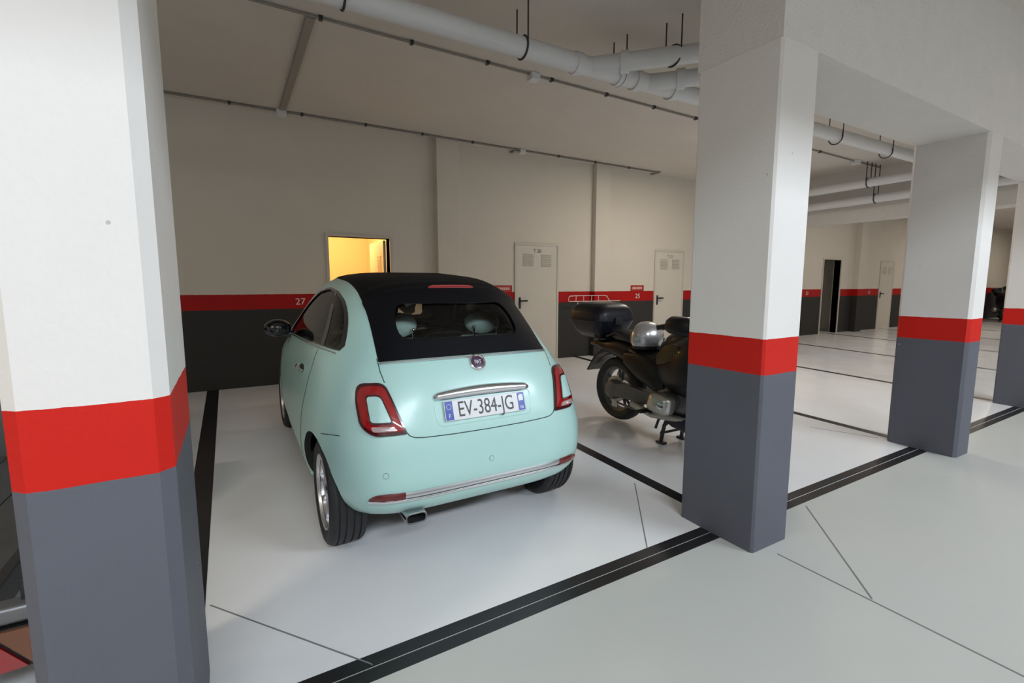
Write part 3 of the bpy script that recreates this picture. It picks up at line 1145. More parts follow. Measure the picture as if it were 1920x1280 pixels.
# glazing
patch(shrink(rear_o, 1.004), on_rear, 0.000, .004, 8).build('rear_window', 'glass_rear', car, True, 60)
patch(shrink(shield_o, 1.004), on_front, -0.002, .004, 8).build('windscreen', 'glass_rear', car, True, 60)
for s in (-1, 1):
    pj = (lambda ss: (lambda y, z, off=0.0: on_side(y, z, ss, off)))(s)
    patch(shrink(side_o, 1.004), pj, -0.006, .004, 8).build('side_window', 'glass_side', car, True, 60)
    ring_patch(shrink(side_o, 1.035), shrink(side_o, .972), pj, 0.003, .02).build('window_seal', 'gloss_black', car, True)
    # centre post between door glass and quarter glass
    bp = [pj(y, z, -.003)[0] for y, z in [(.80, 1.062), (.88, 1.17), (.97, 1.26), (1.14, 1.372)]]
    bq = [pj(y, z, -.003)[0] for y, z in [(.87, 1.060), (.95, 1.17), (1.04, 1.26), (1.20, 1.375)]]
    inn = Vector((-s * .03, 0, 0))
    m = MB()
    m.loft([[a, b, b + inn, a + inn] for a, b in zip(bp, bq)])
    m.build('window_post', 'gloss_black', car)
    # chrome waist line under the side glass
    MB().tube([pj(y, z - .014, .004)[0] for y, z in [(.56, 1.068), (.85, 1.066), (1.20, 1.050), (1.55, 1.034), (2.02, 1.012)]], .006, 6).build('waist_trim', 'chrome', car, True)
    # door gaps, bumper seam, fuel of panel lines
    g = MB()
    dr = [(.86, 1.04), (.83, .95), (.84, .80), (.92, .60), (1.00, .42), (1.06, .33), (1.4, .30), (2.0, .30), (2.28, .32), (2.34, .45), (2.34, .70), (2.28, .93)]
    dense = []
    for (y0, z0), (y1, z1) in zip(dr[:-1], dr[1:]):
        for k in range(8):
            dense.append((y0 + (y1 - y0) * k / 8, z0 + (z1 - z0) * k / 8))
    g.tube([pj(y, z, -.0005)[0] for y, z in dense], .0028, 6)
    g.build('door_gap', 'gap', car)
    g = MB()
    g.tube([pj(y, z, -.0005)[0] for y, z in [(.42, .668), (.36, .680), (.30, .692), (.24, .700)]], .0025, 6)
    g.build('bumper_seam', 'gap', car)
    # flank crease as a slim raised rub strip and the door handle
    hd = empty('door_handle')
    hd.parent = car
    c0, nn = pj(1.10, .892, 0)
    MB().ellipsoid(c0 - nn * .006, (.02, .075, .026), 18, 10).build('handle_cup', 'inner_black', hd, True)
    MB().tube([pj(1.03, .886, .010)[0], pj(1.055, .889, .024)[0], pj(1.10, .892, .028)[0], pj(1.145, .895, .024)[0], pj(1.17, .897, .010)[0]], [.009, .012, .012, .012, .009], 8).build('handle_bar', 'chrome', hd, True)
    # mirror
    mr = empty('wing_mirror')
    mr.parent = car
    mp_, mn = pj(2.02, 1.0, 0)
    cc = mp_ + Vector((s * .10, -.02, .05))
    m = MB()
    m.ellipsoid((0, 0, 0), (.098, .075, .068), 24, 14)
    mm = m.build('mirror_shell', 'gloss_black', mr, True)
    mm.location = cc
    mm2 = MB().lathe([(.001, -.052), (.062, -.050), (.066, -.040)], (0, 0, 0), 'y', 24).build('mirror_glass', 'mirror_dark', mr, True)
    mm2.location = cc
    mm2.scale = (1.25, 1.1, .95)
    MB().tube([mp_ + Vector((-s * .02, 0, -.02)), mp_ + Vector((s * .04, -.0, .01)), cc + Vector((-s * .03, 0, -.03))], [.035, .028, .026], 10).build('mirror_arm', 'gloss_black', mr, True)
    # sill
    MB().tube([pj(y, .262, .002)[0] for y in np.linspace(.93, 2.45, 12)], .018, 8).build('sill', 'paint', car, True)

# boot lid outline and belt chrome
hatch = [(-.508, 1.058), (-.508, 1.0), (-.500, .955)]
hatch_low = [(-.438, .735), (-.425, .715), (-.40, .703), (-.36, .698), (-.2, .693), (0, .691), (.2, .693), (.36, .698), (.40, .703), (.425, .715), (.438, .735)]


def dense_line(pts, k=6):
    out = []
    for (a, b), (c, d) in zip(pts[:-1], pts[1:]):
        for q in range(k):
            out.append((a + (c - a) * q / k, b + (d - b) * q / k))
    return out + [pts[-1]]


g = MB()
g.tube([on_rear(x, z, -.0003)[0] for x, z in dense_line(hatch)], .0026, 6)
g.tube([on_rear(-x, z, -.0003)[0] for x, z in dense_line(hatch)], .0026, 6)
g.tube([on_rear(x, z, -.0003)[0] for x, z in dense_line(hatch_low)], .0026, 6)
g.build('boot_gap', 'gap', car)
MB().tube([on_top(u, -.004, .004)[0] for u in np.linspace(-.99, .99, 40)], .0065, 6).build('belt_trim', 'bright_trim', car, True)

# brake light above the rear window, in the roll of the roof
st = [on_top(u, .208, .020)[0] for u in np.linspace(-.29, .29, 14)]
m = MB()
rings = []
for k, p in enumerate(st):
    e = .55 if k in (0, 13) else 1
    n = on_top(-.29 + .58 * k / 13, .208)[1]
    upv = Vector((0, 0, 1))
    rings.append([p + n * .006 * e + upv * .011 * e, p + n * .008 * e, p + n * .006 * e - upv * .011 * e, p - n * .01 - upv * .012 * e, p - n * .01 + upv * .012 * e])
m.loft(rings)
m.build('brake_light', 'lamp_red', car, True, 50)

# tail lamps
for s in (-1, 1):
    def ro(pts, r, n=8, s=s):
        o = [tuple(p) for p in round_poly(pts, r, n)]
        o = [tuple(p) for p in resample(o, 64)]
        return o if s > 0 else mirror_pts(o)
    tl = empty('tail_lamp')
    tl.parent = car
    outer = [(.432, .722), (.585, .716), (.632, .755), (.632, .88), (.612, .945), (.50, .955)]
    o1 = ro(outer, [.010, .05, .05, .06, .045, .035])
    cx = s * .545
    patch(o1, on_rear, .012, .03, 6, .004, (cx, .83)).build('bezel', 'lamp_dark', tl, True, 50)
    o2 = shrink(o1, .87, (cx, .832))
    patch(o2, on_rear, .018, .012, 6, .006, (cx, .83)).build('red_lens', 'lamp_red', tl, True, 50)
    o3 = ro([(.497, .775), (.580, .773), (.580, .885), (.526, .890)], [.012, .012, .014, .022], 5)
    patch(o3, on_rear, .030, .016, 4, .002, (s * .552, .83)).build('body_colour_insert', 'paint', tl, True, 50)
    rimo = shrink(o3, 1.14, (s * .552, .83))
    ring_patch(rimo, shrink(o3, 1.0, (s * .552, .83)), on_rear, .0265, .01).build('insert_rim', 'lamp_dark', tl, True)
    o4 = ro([(.475, .738), (.580, .735), (.585, .757), (.49, .758)], .008, 4)
    patch(o4, on_rear, .0255, .008, 3, .001, (s * .535, .747)).build('reversing_lens', 'lamp_clear', tl, True, 50)
    # reflector at the end of the bumper trim
    o5 = ro([(.456, .405), (.57, .405), (.622, .412), (.60, .432), (.56, .442), (.456, .442)], [.006, .01, .006, .02, .02, .006], 4)
    patch(o5, on_rear, .008, .02, 4, .002, (s * .53, .424)).build('reflector', 'reflector', car, True, 50)

# bumper trim: wide bright strip with raised edges
def strip_on_rear(pts_lo, pts_hi, off, name, mat, thick=.02):
    rings = []
    for (x, z0), (_, z1) in zip(pts_lo, pts_hi):
        a, n = on_rear(x, z0, off)
        b, n2 = on_rear(x, z1, off)
        rings.append([a, (a + b) / 2 + n * .003, b, b - n2 * thick, a - n * thick])
    return MB().loft(rings).build(name, mat, car, True, 50)


xs = np.linspace(-.456, .456, 40)
strip_on_rear([(x, .412) for x in xs], [(x, .442) for x in xs], .006, 'bumper_trim', 'bright_trim')
xs = np.linspace(-.62, .62, 50)
strip_on_rear([(x, .392) for x in xs], [(x, .408) for x in xs], .008, 'bumper_chrome', 'chrome')
for x in (-.546, .006):
    c, n = on_rear(x, .535)
    so = [(x + .013 * math.cos(a), .535 + .013 * math.sin(a)) for a in np.linspace(0, 2 * PI, 16, endpoint=False)]
    ss = patch(so, on_rear, .001, .006, 2).build('parking_sensor', 'paint', car, True, 50)
    ring_patch(shrink(so, 1.12), so, on_rear, .0006, .004).build('sensor_ring', 'gap', car)

# boot handle, emblem, number plate
arc = []
for x in np.linspace(-.282, .282, 40):
    t = x / .282
    zc = .886 - .012 * t * t
    h = .027 * (1 - .30 * t * t) * math.sqrt(max(0.10, min(1, (1 - abs(t)) / .07)))
    ring = []
    for a_ in np.linspace(0, PI, 9):
        q, n = on_rear(x, zc - h * math.cos(a_), .002 + .026 * math.sin(a_) * min(1, h / .02))
        ring.append(q)
    ring += [ring[-1] - n * .02, ring[0] - n * .02]
    arc.append(ring)
MB().loft(arc).build('boot_handle', 'bright_trim', car, True, 40)
em = empty('emblem')
em.parent = car
ep, en = on_rear(0, 1.022, 0)
q = en.to_track_quat('Z', 'Y')
em.location = ep
em.rotation_mode = 'QUATERNION'
em.rotation_quaternion = q
MB().lathe([(.001, .006), (.036, .006), (.0405, .011), (.046, .009), (.050, .002), (.050, -.01)], (0, 0, 0), 'z', 40).build('emblem_ring', 'chrome', em, True)
MB().lathe([(.001, .0085), (.030, .008), (.0375, .0065), (.0375, .002)], (0, 0, 0), 'z', 40).build('emblem_disc', 'emblem', em, True)
text_obj('emblem_lettering', 'FIAT', .032, 'plate_white', em, (0, 0, .0088), (0, 0, 0), sx=.62)

np_ = empty('number_plate')
np_.parent = car
a, n = on_rear(0, .803, 0)
np_.location = a + n * .012
tilt = math.atan2(-n.z, -n.y)
np_.rotation_euler = (PI / 2 - math.asin(max(-1, min(1, n.z))), 0, 0)
PW, PH = .476, .104
MB().box((-PW / 2, -PH / 2, -.006), (PW / 2, PH / 2, .002), .003).build('plate_base', 'plate', np_)
MB().box((-PW / 2 + .004, -PH / 2 + .004, .0015), (-PW / 2 + .046, PH / 2 - .004, .003)).build('plate_band', 'plate_blue', np_)
MB().box((PW / 2 - .046, -PH / 2 + .004, .0015), (PW / 2 - .004, PH / 2 - .004, .003)).build('plate_band', 'plate_blue', np_)
text_obj('plate_lettering', 'EV-384-JG', .112, 'plate_text', np_, (0, -.002, .0025), (0, 0, 0), sx=.70)
text_obj('plate_country_letter', 'F', .032, 'plate_white', np_, (-PW / 2 + .025, -.028, .0032), (0, 0, 0))
text_obj('plate_department', '06', .024, 'plate_white', np_, (PW / 2 - .025, -.032, .0032), (0, 0, 0))
m = MB()
for k in range(12):
    aa = 2 * PI * k / 12
    m.lathe([(.001, .0034), (.0022, .0034), (.0022, .003)], (-PW / 2 + .025 + .013 * math.cos(aa), .020 + .013 * math.sin(aa), 0), 'z', 6)
tag(m.build('plate_stars', 'plate_white', np_), None, None, None, 'stuff')
m = MB()
m.prism([(PW / 2 - .040, .004), (PW / 2 - .012, .004), (PW / 2 - .010, .034), (PW / 2 - .026, .040), (PW / 2 - .040, .030)], 'z', .003, .0036)
m.build('plate_region_badge', 'plate_white', np_)
rec = resample(round_poly([(-.275, .735), (.275, .735), (.285, .868), (-.285, .868)], .03, 6), 60)
g = MB()
g.tube([on_rear(x, z, -.0015)[0] for x, z in rec] + [on_rear(rec[0][0], rec[0][1], -.0015)[0]], .0035, 6, cap=False)
g.build('plate_recess_edge', 'paint', car, True)

# exhaust, underside
ex = empty('exhaust')
ex.parent = car
c = Vector((-.398, .035, .286))
ro1 = round_poly([(-.056, -.030), (.056, -.030), (.056, .030), (-.056, .030)], .028, 6)
ri1 = round_poly([(-.048, -.021), (.048, -.021), (.048, .021), (-.048, .021)], .020, 6)
MB().loft([[c + Vector((x, dy, z)) for x, z in o] for o, dy in ((ro1, .16), (ro1, 0), (ri1, 0))], cap=False).build('tail_pipe', 'chrome', ex, True, 40)
MB().loft([[c + Vector((x, dy, z)) for x, z in ri1] for dy in (.002, .11)], cap=False).build('tail_pipe_bore', 'inner_black', ex)
MB().loft([[c + Vector((x, dy, z)) for x, z in ri1] for dy in (.10, .11)]).build('tail_pipe_inside', 'inner_black', ex)
MB().tube([c + Vector((0, .15, 0)), c + Vector((0.02, .35, .02)), c + Vector((.2, .6, .03))], [.03, .035, .05], 10).build('silencer_pipe', 'steel_dark', ex, True)
MB().box((-.50, .30, .24), (.50, .8, .36), .04).build('rear_axle_shield', 'inner_black', car, True)

# wheels
def wheel(x, y, s):
    w = empty('wheel', (x, y, WR))
    w.parent = car
    hw = .098
    tp = [(.205, -hw * .80), (.235, -hw * .98), (.262, -hw), (.281, -hw * .90), (.2885, -hw * .78)]
    for gx in (-.55, -.2, .2, .55):
        tp += [(.292, hw * (gx - .14)), (.292, hw * (gx - .05)), (.284, hw * (gx - .04)), (.284, hw * (gx + .04)), (.292, hw * (gx + .05)), (.292, hw * (gx + .14))]
    tp += [(.2885, hw * .78), (.281, hw * .90), (.262, hw), (.235, hw * .98), (.205, hw * .80)]
    MB().lathe(tp, (0, 0, 0), 'x', 64).build('tyre', 'rubber', w, True, 30)
    rp = [(.205, -s * hw * .8), (.195, -s * .02), (.185, s * .03), (.195, s * hw * .72), (.2095, s * hw * .82), (.207, s * hw * .93), (.198, s * hw * .90), (.190, s * hw * .75)]
    MB().lathe(rp, (0, 0, 0), 'x', 64).build('rim', 'alloy', w, True, 40)
    MB().lathe([(.001, s * .012), (.178, s * .012), (.185, s * .0)], (0, 0, 0), 'x', 40).build('brake_disc', 'steel_dark', w, True)
    for k in range(10):
        a = 2 * PI * k / 10
        ca, sa = math.cos(a), math.sin(a)
        rings = []
        for r, hwid, x0, x1 in ((.03, .018, .045, .070), (.09, .012, .04, .066), (.15, .013, .042, .066), (.196, .022, .045, .072)):
            pts = []
            for (t, xx) in ((-hwid, x0), (hwid, x0), (hwid * .8, x1), (-hwid * .8, x1)):
                pts.append((s * xx, r * ca - t * sa, r * sa + t * ca))
            rings.append(pts)
        MB().loft(rings).build('spoke', 'alloy', w)
    MB().lathe([(.001, s * .078), (.026, s * .077), (.040, s * .070), (.042, s * .04)], (0, 0, 0), 'x', 24).build('hub_cap', 'chrome', w, True)


for y in (RY, FY):
    for s in (-1, 1):
        wheel(s * WXC, y, s)

# interior: floor, seats, dashboard, steering wheel
MB().box((-.62, .50, .43), (.62, 2.4, .46)).build('cabin_floor', 'seat_dark', car)
MB().box((-.60, 2.05, .75), (.60, 2.35, .98), .05).build('dashboard', 'gloss_black', car, True)


def seat(x, y, zt, w, name, lean=.18, head=True):
    q = empty(name, (x, y, 0))
    q.parent = car
    rings = []
    for t in np.linspace(0, 1, 9):
        z = .52 + (zt - .52) * t
        ww = w * (1 - .12 * t) * (1 - max(0, (t - .85)) * 2.2)
        yy = -lean * t
        o = round_poly([(-ww, -.06), (ww, -.06), (ww * .95, .07), (-ww * .95, .07)], .05, 4)
        rings.append([(px, yy + py, z) for px, py in o])
    MB().loft(rings).build('seat_back', 'seat_dark' if not head else 'seat_mint', q, True, 50)
    MB().box((-w, .02, .46), (w, .5, .60), .05).build('seat_cushion', 'seat_dark', q, True)
    if head:
        MB().ellipsoid((0, -lean - .005, zt + .092), (.125, .062, .078), 28, 16).build('head_rest', 'seat_mint', q, True)
        for sx in (-.085, .085):
            MB().tube([(sx, -lean - .06, zt - .10), (sx, -lean - .062, zt + .060)], .007, 8).build('head_rest_post', 'chrome', q, True)
            MB().ellipsoid((sx, -lean - .062, zt + .066), (.012, .012, .012), 10, 8).build('post_button', 'chrome', q, True)
    return q


seat(-.27, .92, 1.085, .23, 'rear_seat')
seat(.31, .92, 1.085, .23, 'rear_seat')
seat(-.34, 1.62, 1.02, .24, 'front_seat', head=False)
seat(.34, 1.62, 1.02, .24, 'front_seat', head=False)
m = MB()
m.tube([(-.34 + .18 * math.cos(a), 1.98 + .06 * math.sin(a), .90 + .17 * math.sin(a)) for a in np.linspace(0, 2 * PI, 25)], .015, 8, cap=False)
m.build('steering_wheel', 'gloss_black', car, True)

# ------------------------------------------------------------------ the touring motorcycle
BX, BY = 3.42, 2.94
bike = empty('motorcycle', (BX, BY, fz(BY)), (-math.atan(SLOPE), 0, PI))
tag(bike, 'black touring motorcycle with top case on its centre stand behind the pillar', 'motorcycle')
RA, FA = Vector((0, -.73, .345)), Vector((0, .66, .325))


def bike_wheel(c, r, hw, name, spokes=5):
    w = empty(name, c)
    w.parent = bike
    ri = r - .10
    tp = [(ri, -hw * .7), (ri + .03, -hw * .95), (ri + .055, -hw), (r - .025, -hw * .80), (r - .006, -hw * .42), (r, 0), (r - .006, hw * .42), (r - .025, hw * .80), (ri + .055, hw), (ri + .03, hw * .95), (ri, hw * .7)]
    MB().lathe(tp, (0, 0, 0), 'x', 56).build('tyre', 'rubber', w, True, 50)
    MB().lathe([(ri, -hw * .72), (ri + .012, -hw * .75), (ri + .008, -hw * .55), (ri - .022, -hw * .4), (ri - .026, 0), (ri - .022, hw * .4), (ri + .008, hw * .55), (ri + .012, hw * .75), (ri, hw * .72)], (0, 0, 0), 'x', 56).build('rim', 'bike_alloy', w, True, 40)
    for k in range(spokes):
        a = 2 * PI * k / spokes + .3
        for da in (-.16, .16):
            p0 = (0, .04 * math.cos(a), .04 * math.sin(a))
            p1 = (0, (ri - .02) * math.cos(a + da), (ri - .02) * math.sin(a + da))
            MB().tube([p0, p1], [.018, .013], 8).build('spoke', 'bike_alloy', w, True)
    MB().lathe([(.001, -hw * .8), (.055, -hw * .8), (.06, 0), (.055, hw * .8), (.001, hw * .8)], (0, 0, 0), 'x', 24).build('hub', 'bike_alloy', w, True, 40)
    for sx in (-1, 1):
        MB().lathe([(.075, sx * hw * .72), (.135, sx * hw * .72), (.135, sx * hw * .78), (.075, sx * hw * .78), (.075, sx * hw * .72)], (0, 0, 0), 'x', 40).build('brake_disc', 'bike_silver', w, True, 40)
    return w


bike_wheel(RA, .325, .085, 'rear_wheel')
bike_wheel(FA, .315, .062, 'front_wheel')


def bloft(name, secs, mat, parent=None, nseg=28, e=2.6):
    """lofted super-ellipse sections: (y, zc, half width, half height[, x centre])"""
    rings = []
    for sct in secs:
        y, zc, hw, hh = sct[:4]
        xc = sct[4] if len(sct) > 4 else 0
        ring = []
        for k in range(nseg):
            a = 2 * PI * k / nseg
            c, s = math.cos(a), math.sin(a)
            r = 1 / (abs(c) ** e + abs(s) ** e) ** (1 / e)
            ring.append((xc + hw * c * r, y, zc + hh * s * r))
        rings.append(ring)
    return MB().loft(rings).build(name, mat, parent or bike, True, 55)


# single-sided swing arm with drive shaft on the right, final drive
MB().loft([[(.06, -.74, .28), (.14, -.74, .28), (.14, -.74, .40), (.06, -.74, .40)],
           [(.07, -.55, .30), (.15, -.55, .30), (.15, -.55, .44), (.07, -.55, .44)],
           [(.06, -.30, .31), (.15, -.30, .31), (.15, -.30, .43), (.06, -.30, .43)],
           [(.05, -.05, .32), (.13, -.05, .32), (.13, -.05, .42), (.05, -.05, .42)]]).build('swing_arm', 'bike_alloy', bike, True, 30)
MB().lathe([(.001, .16), (.05, .158), (.085, .14), (.10, .10), (.10, .05)], (0, RA.y, RA.z), 'x', 32).build('final_drive', 'bike_alloy', bike, True, 40)
MB().tube([(.16, -.70, .25), (.17, -.40, .24), (.16, -.15, .27)], .012, 8).build('torque_rod', 'bike_alloy', bike, True)
MB().box((.165, -.66, .20), (.18, -.59, .27), .004).build('foot_bracket_plate', 'bike_silver', bike)
# engine block, boxer cylinder heads, lower fairing
bloft('engine_block', [(-.18, .44, .15, .12), (-.05, .44, .19, .17), (.20, .44, .19, .17), (.34, .44, .15, .13)], 'bike_alloy')
for s in (-1, 1):
    MB().tube([(s * .15, .10, .44), (s * .30, .10, .43)], [.085, .09], 20).build('cylinder', 'bike_alloy', bike, True)
    rings = []
    for x, k in ((.28, .95), (.33, 1.0), (.37, .92), (.395, .62)):
        o = round_poly([(-.13, -.075), (.11, -.095), (.13, .07), (-.10, .085)], .05, 5)
        rings.append([(s * x, .10 + py * k, .43 + pz * k) for py, pz in o])
    MB().loft(rings).build('cylinder_head_cover', 'bike_silver', bike, True, 45)
    MB().lathe([(.001, s * .405), (.018, s * .405), (.030, s * .402), (.032, s * .385)], (0, .155, .425), 'x', 20).build('head_plug', 'chrome', bike, True)
    MB().box((s * .20 if s > 0 else -.34, -.16, .285), (.34 if s > 0 else -.20, -.10, .31), .008).build('foot_peg', 'black', bike)
bloft('belly_fairing', [(-.12, .30, .14, .07), (.10, .26, .20, .09), (.35, .26, .22, .11), (.60, .34, .20, .12)], 'bike_case')
MB().tube([(.17, .30, .30), (.20, -.1, .26), (.21, -.35, .30)], .03, 12).build('exhaust_pipe', 'bike_silver', bike, True)
MB().tube([(-.20, -.25, .30), (-.24, -.6, .36), (-.25, -1.0, .42)], [.045, .06, .06], 16).build('silencer', 'bike_silver', bike, True)
# main body: fairing, tank, side covers, tail
bloft('fairing', [(-.10, .70, .18, .16), (.05, .72, .27, .24), (.25, .76, .34, .30), (.45, .80, .36, .30), (.64, .86, .30, .24), (.80, .88, .18, .15), (.84, .88, .08, .07)], 'bike_black')
bloft('tank', [(-.12, .84, .13, .10), (.0, .90, .19, .12), (.22, .97, .22, .13), (.42, .98, .18, .12)], 'bike_black')
for s in (-1, 1):
    bloft('bronze_panel', [(-.04, .78, .012, .05, s * .245), (.06, .83, .016, .075, s * .275), (.16, .87, .016, .075, s * .300), (.24, .90, .008, .04, s * .31)], 'bike_brown')
    bloft('side_cover', [(-.55, .70, .03, .06, s * .13), (-.35, .66, .05, .13, s * .14), (-.10, .60, .05, .14, s * .16), (.0, .60, .03, .09, s * .17)], 'bike_black')
bloft('rider_seat', [(-.50, .78, .14, .05), (-.38, .755, .17, .055), (-.18, .745, .16, .055), (-.04, .80, .11, .05)], 'black')
bloft('pillion_seat', [(-.81, .90, .10, .04), (-.72, .90, .14, .055), (-.55, .90, .15, .06), (-.47, .87, .12, .05)], 'black')
bloft('tail', [(-1.06, .775, .07, .04), (-.92, .765, .11, .065), (-.70, .77, .13, .11), (-.45, .72, .13, .12), (-.20, .70, .12, .10)], 'bike_black')
bloft('tail_light', [(-1.085, .775, .05, .025), (-1.06, .775, .065, .035), (-1.03, .775, .06, .03)], 'lamp_red')
# rear mudguard hanging behind the wheel
MB().loft([[(-.10, -.92, .74), (.10, -.92, .74), (.10, -.90, .72), (-.10, -.90, .72)],
           [(-.10, -1.05, .64), (.10, -1.05, .64), (.10, -1.03, .63), (-.10, -1.03, .63)],
           [(-.095, -1.17, .47), (.095, -1.17, .47), (.095, -1.15, .465), (-.095, -1.15, .465)]]).build('rear_mudguard', 'black', bike)
MB().loft([[(s_ * .09, -.73 + .37 * math.cos(a), .345 + .37 * math.sin(a)) for s_ in (-1, 1)] + [(s_ * .09, -.73 + .355 * math.cos(a), .345 + .355 * math.sin(a)) for s_ in (1, -1)] for a in np.linspace(.25 * PI, .80 * PI, 10)]).build('wheel_hugger', 'black', bike, True, 50)
for s in (-1, 1):
    MB().ellipsoid((s * .15, -1.0, .79), (.035, .03, .022), 14, 8).build('turn_signal', 'amber', bike, True)
    MB().tube([(s * .13, -.55, .90), (s * .16, -.68, .93), (s * .14, -.82, .88)], .011, 8).build('grab_rail', 'steel_dark', bike, True)
MB().box((-.13, -1.14, .832), (.13, -.86, .852), .006).build('luggage_rack', 'steel_dark', bike)
# top case, clam-shell with two tone lid
tcs = empty('top_case', (0, -1.06, .852))
tcs.parent = bike
rings = []
for z, k, kk in ((0, .66, .66), (.06, .84, .84), (.14, .97, .97), (.175, 1.02, 1.0)):
    o = round_poly([(-.27 * k, -.26 * kk), (.27 * k, -.26 * kk), (.25 * k, .25 * kk), (-.25 * k, .25 * kk)], .10, 6)
    rings.append([(x, y, z) for x, y in o])
MB().loft(rings).build('case_shell', 'bike_case', tcs, True, 50)
rings = []
for z, k, kk in ((.177, 1.015, 1.0), (.24, 1.0, .98), (.30, .92, .90), (.34, .76, .74), (.352, .55, .5)):
    o = round_poly([(-.27 * k, -.26 * kk), (.27 * k, -.26 * kk), (.25 * k, .25 * kk), (-.25 * k, .25 * kk)], .10, 6)
    rings.append([(x, y, z) for x, y in o])
MB().loft(rings).build('case_lid', 'bike_case', tcs, True, 50)
MB().box((-.05, .235, .14), (.05, .268, .21), .006).build('case_latch', 'black', tcs)
# handlebar, mirrors, screen, instruments
MB().tube([(.40, .16, 1.09), (.30, .20, 1.11), (.12, .30, 1.10), (-.12, .30, 1.10), (-.30, .20, 1.11), (-.40, .16, 1.09)], .013, 10).build('handlebar', 'steel_dark', bike, True)
for s in (-1, 1):
    MB().tube([(s * .32, .195, 1.105), (s * .44, .12, 1.08)], .021, 12).build('grip', 'rubber', bike, True)
    MB().tube([(s * .32, .25, 1.10), (s * .36, .23, 1.09), (s * .45, .19, 1.07)], .006, 6).build('lever', 'bike_silver', bike, True)
    MB().box((s * .30 - .03, .17, 1.08), (s * .30 + .03, .24, 1.14), .01).build('switch_block', 'black', bike, True)
    bloft('mirror', [(.22, 1.11, .06, .055, s * .40), (.26, 1.115, .075, .07, s * .41), (.42, 1.115, .085, .075, s * .41), (.50, 1.10, .05, .05, s * .39)], 'bike_black')
    MB().tube([(s * .37, .42, 1.07), (s * .27, .42, .98)], .03, 10).build('mirror_stem', 'bike_black', bike, True)
MB().box((-.22, .32, 1.00), (.22, .52, 1.13), .03).build('instrument_panel', 'black', bike, True)
MB().box((-.02, .31, 1.055), (.06, .322, 1.10), .003).build('instrument_glass', 'bike_silver', bike)
rings = []
for y, z, w in ((.60, 1.05, .25), (.52, 1.15, .25), (.44, 1.24, .22), (.38, 1.29, .15)):
    rings.append([(w * u, y + .10 * (1 - abs(u) ** 2) * 1.0, z) for u in np.linspace(-1, 1, 13)] + [(w * u, y + .10 * (1 - abs(u) ** 2) - .006, z - .004) for u in np.linspace(1, -1, 13)])
MB().loft(rings).build('windshield', 'glass_side', bike, True, 60)
MB().ellipsoid((0, .79, .90), (.16, .07, .10), 24, 12).build('headlight', 'plate_white', bike, True)
# front fork, mudguard
for s in (-1, 1):
    MB().tube([(s * .10, .66, .325), (s * .10, .50, .80)], .026, 12).build('fork_leg', 'bike_alloy', bike, True)
MB().loft([[(s_ * .08,   .66 + .345 * math.cos(a), .325 + .345 * math.sin(a)) for s_ in (-1, 1)] + [(s_ * .08, .66 + .335 * math.cos(a), .325 + .335 * math.sin(a)) for s_ in (1, -1)] for a in np.linspace(.15 * PI, .85 * PI, 12)]).build('front_mudguard', 'bike_black', bike, True, 50)
# centre stand
cs = empty('centre_stand', (0, -.02, 0))
cs.parent = bike
for s in (-1, 1):
    MB().tube([(s * .10, .06, .34), (s * .125, .0, .17), (s * .135, -.02, .012)], .017, 10).build('stand_leg', 'steel_dark', cs, True)
    MB().box((s * .135 - .028, -.06, 0.0), (s * .135 + .028, .03, .02), .006).build('stand_foot', 'steel_dark', cs)
MB().tube([(-.128, -.01, .10), (.128, -.01, .10)], .012, 8).build('stand_bar', 'steel_dark', cs, True)
MB().tube([(.13, .05, .33), (.17, -.03, .22), (.18, -.05, .14)], .012, 8).build('stand_tread', 'steel_dark', cs, True)
MB().tube([(.15, .16, .32), (.20, .05, .20), (.21, .02, .12)], .010, 8).build('side_stand', 'steel_dark', bike, True)

# helmet lying on the rider seat
hm = empty('helmet', (BX - .03, BY + .35, fz(BY + .35) + .816), (0, 0, -PI / 2))
tag(hm, 'silver open-face helmet lying on the motorcycle seat', 'helmet')
hm.scale = (1.1, 1.1, 1.0)
rings = []
for z, k in ((0.0, .86), (.03, .95), (.07, 1.0), (.11, .98), (.15, .90), (.185, .76), (.21, .56), (.225, .33), (.232, .08)):
    rings.append([(.128 * k * math.cos(a), .155 * k * math.sin(a) * (1.0 if math.sin(a) > 0 else 1.02), z + .02) for a in np.linspace(0, 2 * PI, 36, endpoint=False)])
MB().loft(rings).build('shell', 'helmet', hm, True, 60)
MB().loft([[(.128 * .90 * math.cos(a), .155 * .90 * math.sin(a), z) for a in np.linspace(0, 2 * PI, 36, endpoint=False)] for z in (0.0, .028)]).build('rim_trim', 'black', hm, True, 50)
MB().loft([[(.128 * k * math.cos(a), .156 * k * math.sin(a), z) for k in (1.0, 1.03)] + [(.128 * k * math.cos(a), .156 * k * math.sin(a), z2) for k in (1.03, .99)] for a, z, z2 in [(t, .03, .10) for t in np.linspace(.2 * PI, .8 * PI, 12)]]).build('visor', 'gloss_black', hm, True, 50)


def copy_tree(o, parent=None):
    c = o.copy()
    COL.objects.link(c)
    c.parent = parent
    for ch in list(o.children):
        copy_tree(ch, c)
    return c


b2 = copy_tree(bike)
b2.location = (24.3, 6.15, fz(6.15))
b2.rotation_euler = (0, 0, PI * .62)
b2['label'] = 'dark motorcycle far down the garage against the end of the back wall'

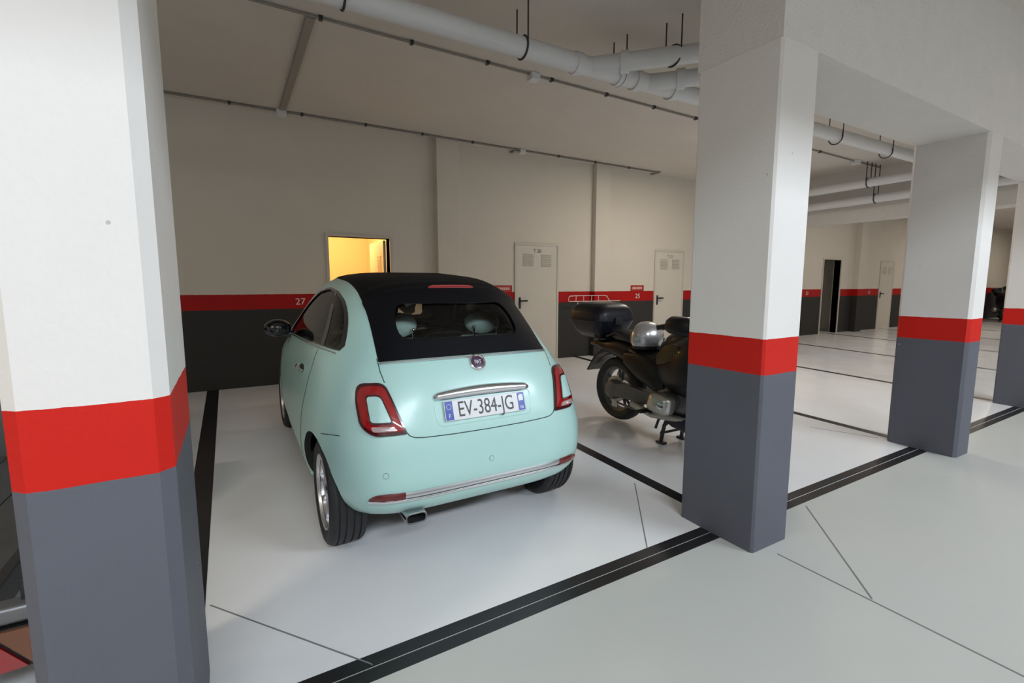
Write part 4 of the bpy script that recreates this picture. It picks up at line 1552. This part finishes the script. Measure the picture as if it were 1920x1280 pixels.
# ------------------------------------------------------------------ trailer in the neighbouring bay
tr = empty('trailer', (-1.45, 3.2, fz(3.2)))
tag(tr, 'low flat trailer with red and amber tail lamp, half hidden by the nearest pillar', 'trailer')
TZ = .40
for k in range(7):
    x0 = -.75 + k * .2086
    MB().box((x0, -1.15, TZ), (x0 + .2036, 1.6, TZ + .03), .003).build('deck_board', 'tarp', tr)
MB().box((.705, -1.2, TZ - .06), (.745, 1.6, TZ + .035), .004).build('side_rail', 'steel_dark', tr)
MB().box((-.80, -1.2, TZ - .06), (-.76, 1.6, TZ + .035), .004).build('side_rail', 'steel_dark', tr)
MB().box((-.90, -1.285, TZ + .0), (.90, -1.215, TZ + .055), .012).build('rear_bar', 'galv', tr, True)
MB().box((-.5, -1.22, TZ - .05), (-.42, -1.1, TZ + .02), .004).build('bar_bracket', 'steel_dark', tr)
MB().box((.42, -1.22, TZ - .05), (.50, -1.1, TZ + .02), .004).build('bar_bracket', 'steel_dark', tr)
for s in (-1, 1):
    lampt = empty('tail_lamp')
    lampt.parent = tr
    yb = -1.30
    x = lambda u: s * u
    MB().prism([(x(.55), TZ - .155), (x(.90), TZ - .135), (x(.90), TZ - .005), (x(.55), TZ - .005)], 'y', yb + .01, yb + .06).build('lamp_housing', 'black', lampt)
    MB().prism([(x(.56), TZ - .148), (x(.855), TZ - .133), (x(.765), TZ - .01), (x(.56), TZ - .01)], 'y', yb, yb + .015).build('red_lens', 'lamp_red', lampt)
    MB().prism([(x(.868), TZ - .130), (x(.895), TZ - .127), (x(.895), TZ - .01), (x(.782), TZ - .01)], 'y', yb, yb + .015).build('amber_lens', 'amber', lampt)
    MB().box((x(.86) - .02, -1.25, TZ + .05), (x(.86) + .02, -1.22, TZ + .12), .003).build('corner_post', 'black', tr)
    w = empty('wheel', (s * .86, .35, .26))
    w.parent = tr
    MB().lathe([(.13, -.06), (.17, -.075), (.23, -.07), (.26, -.045), (.26, .045), (.23, .07), (.17, .075), (.13, .06)], (0, 0, 0), 'x', 36).build('tyre', 'rubber', w, True, 40)
    MB().lathe([(.001, .03 * s), (.05, .035 * s), (.12, .02 * s), (.132, .06 * s), (.132, -.06 * s)], (0, 0, 0), 'x', 30).build('rim', 'bike_alloy', w, True, 40)
    MB().loft([[(s * .86 + e * .10, .35 + .31 * math.cos(a), .26 + .31 * math.sin(a)) for e in (-1, 1)] + [(s * .86 + e * .10, .35 + .30 * math.cos(a), .26 + .30 * math.sin(a)) for e in (1, -1)] for a in np.linspace(0.05 * PI, .95 * PI, 12)]).build('mudguard', 'black', tr, True, 50)
MB().tube([(-.6, 1.6, TZ - .03), (0, 2.6, TZ - .03), (.6, 1.6, TZ - .03)], .035, 8).build('draw_bar', 'galv', tr)
MB().tube([(0, 2.5, TZ - .03), (0, 2.5, 0.0)], .02, 8).build('prop_stand', 'steel_dark', tr)
ld = MB()
rings = []
for z, k in ((0, 1.0), (.05, 1.02), (.35, .98), (.46, .90), (.49, .7)):
    o = round_poly([(-.66 * k, -.45 * k), (.66 * k, -.45 * k), (.64 * k, .5 * k), (-.64 * k, .5 * k)], .08, 5)
    rings.append([(x, y, z) for x, y in o])
lo_ = ld.loft(rings).build('covered_load', 'tarp', None, True, 50)
lo_.location = (-1.46, 4.25, fz(3.2) + TZ + .031)
tag(lo_, 'load under a dark grey sheet on the trailer deck', 'load')
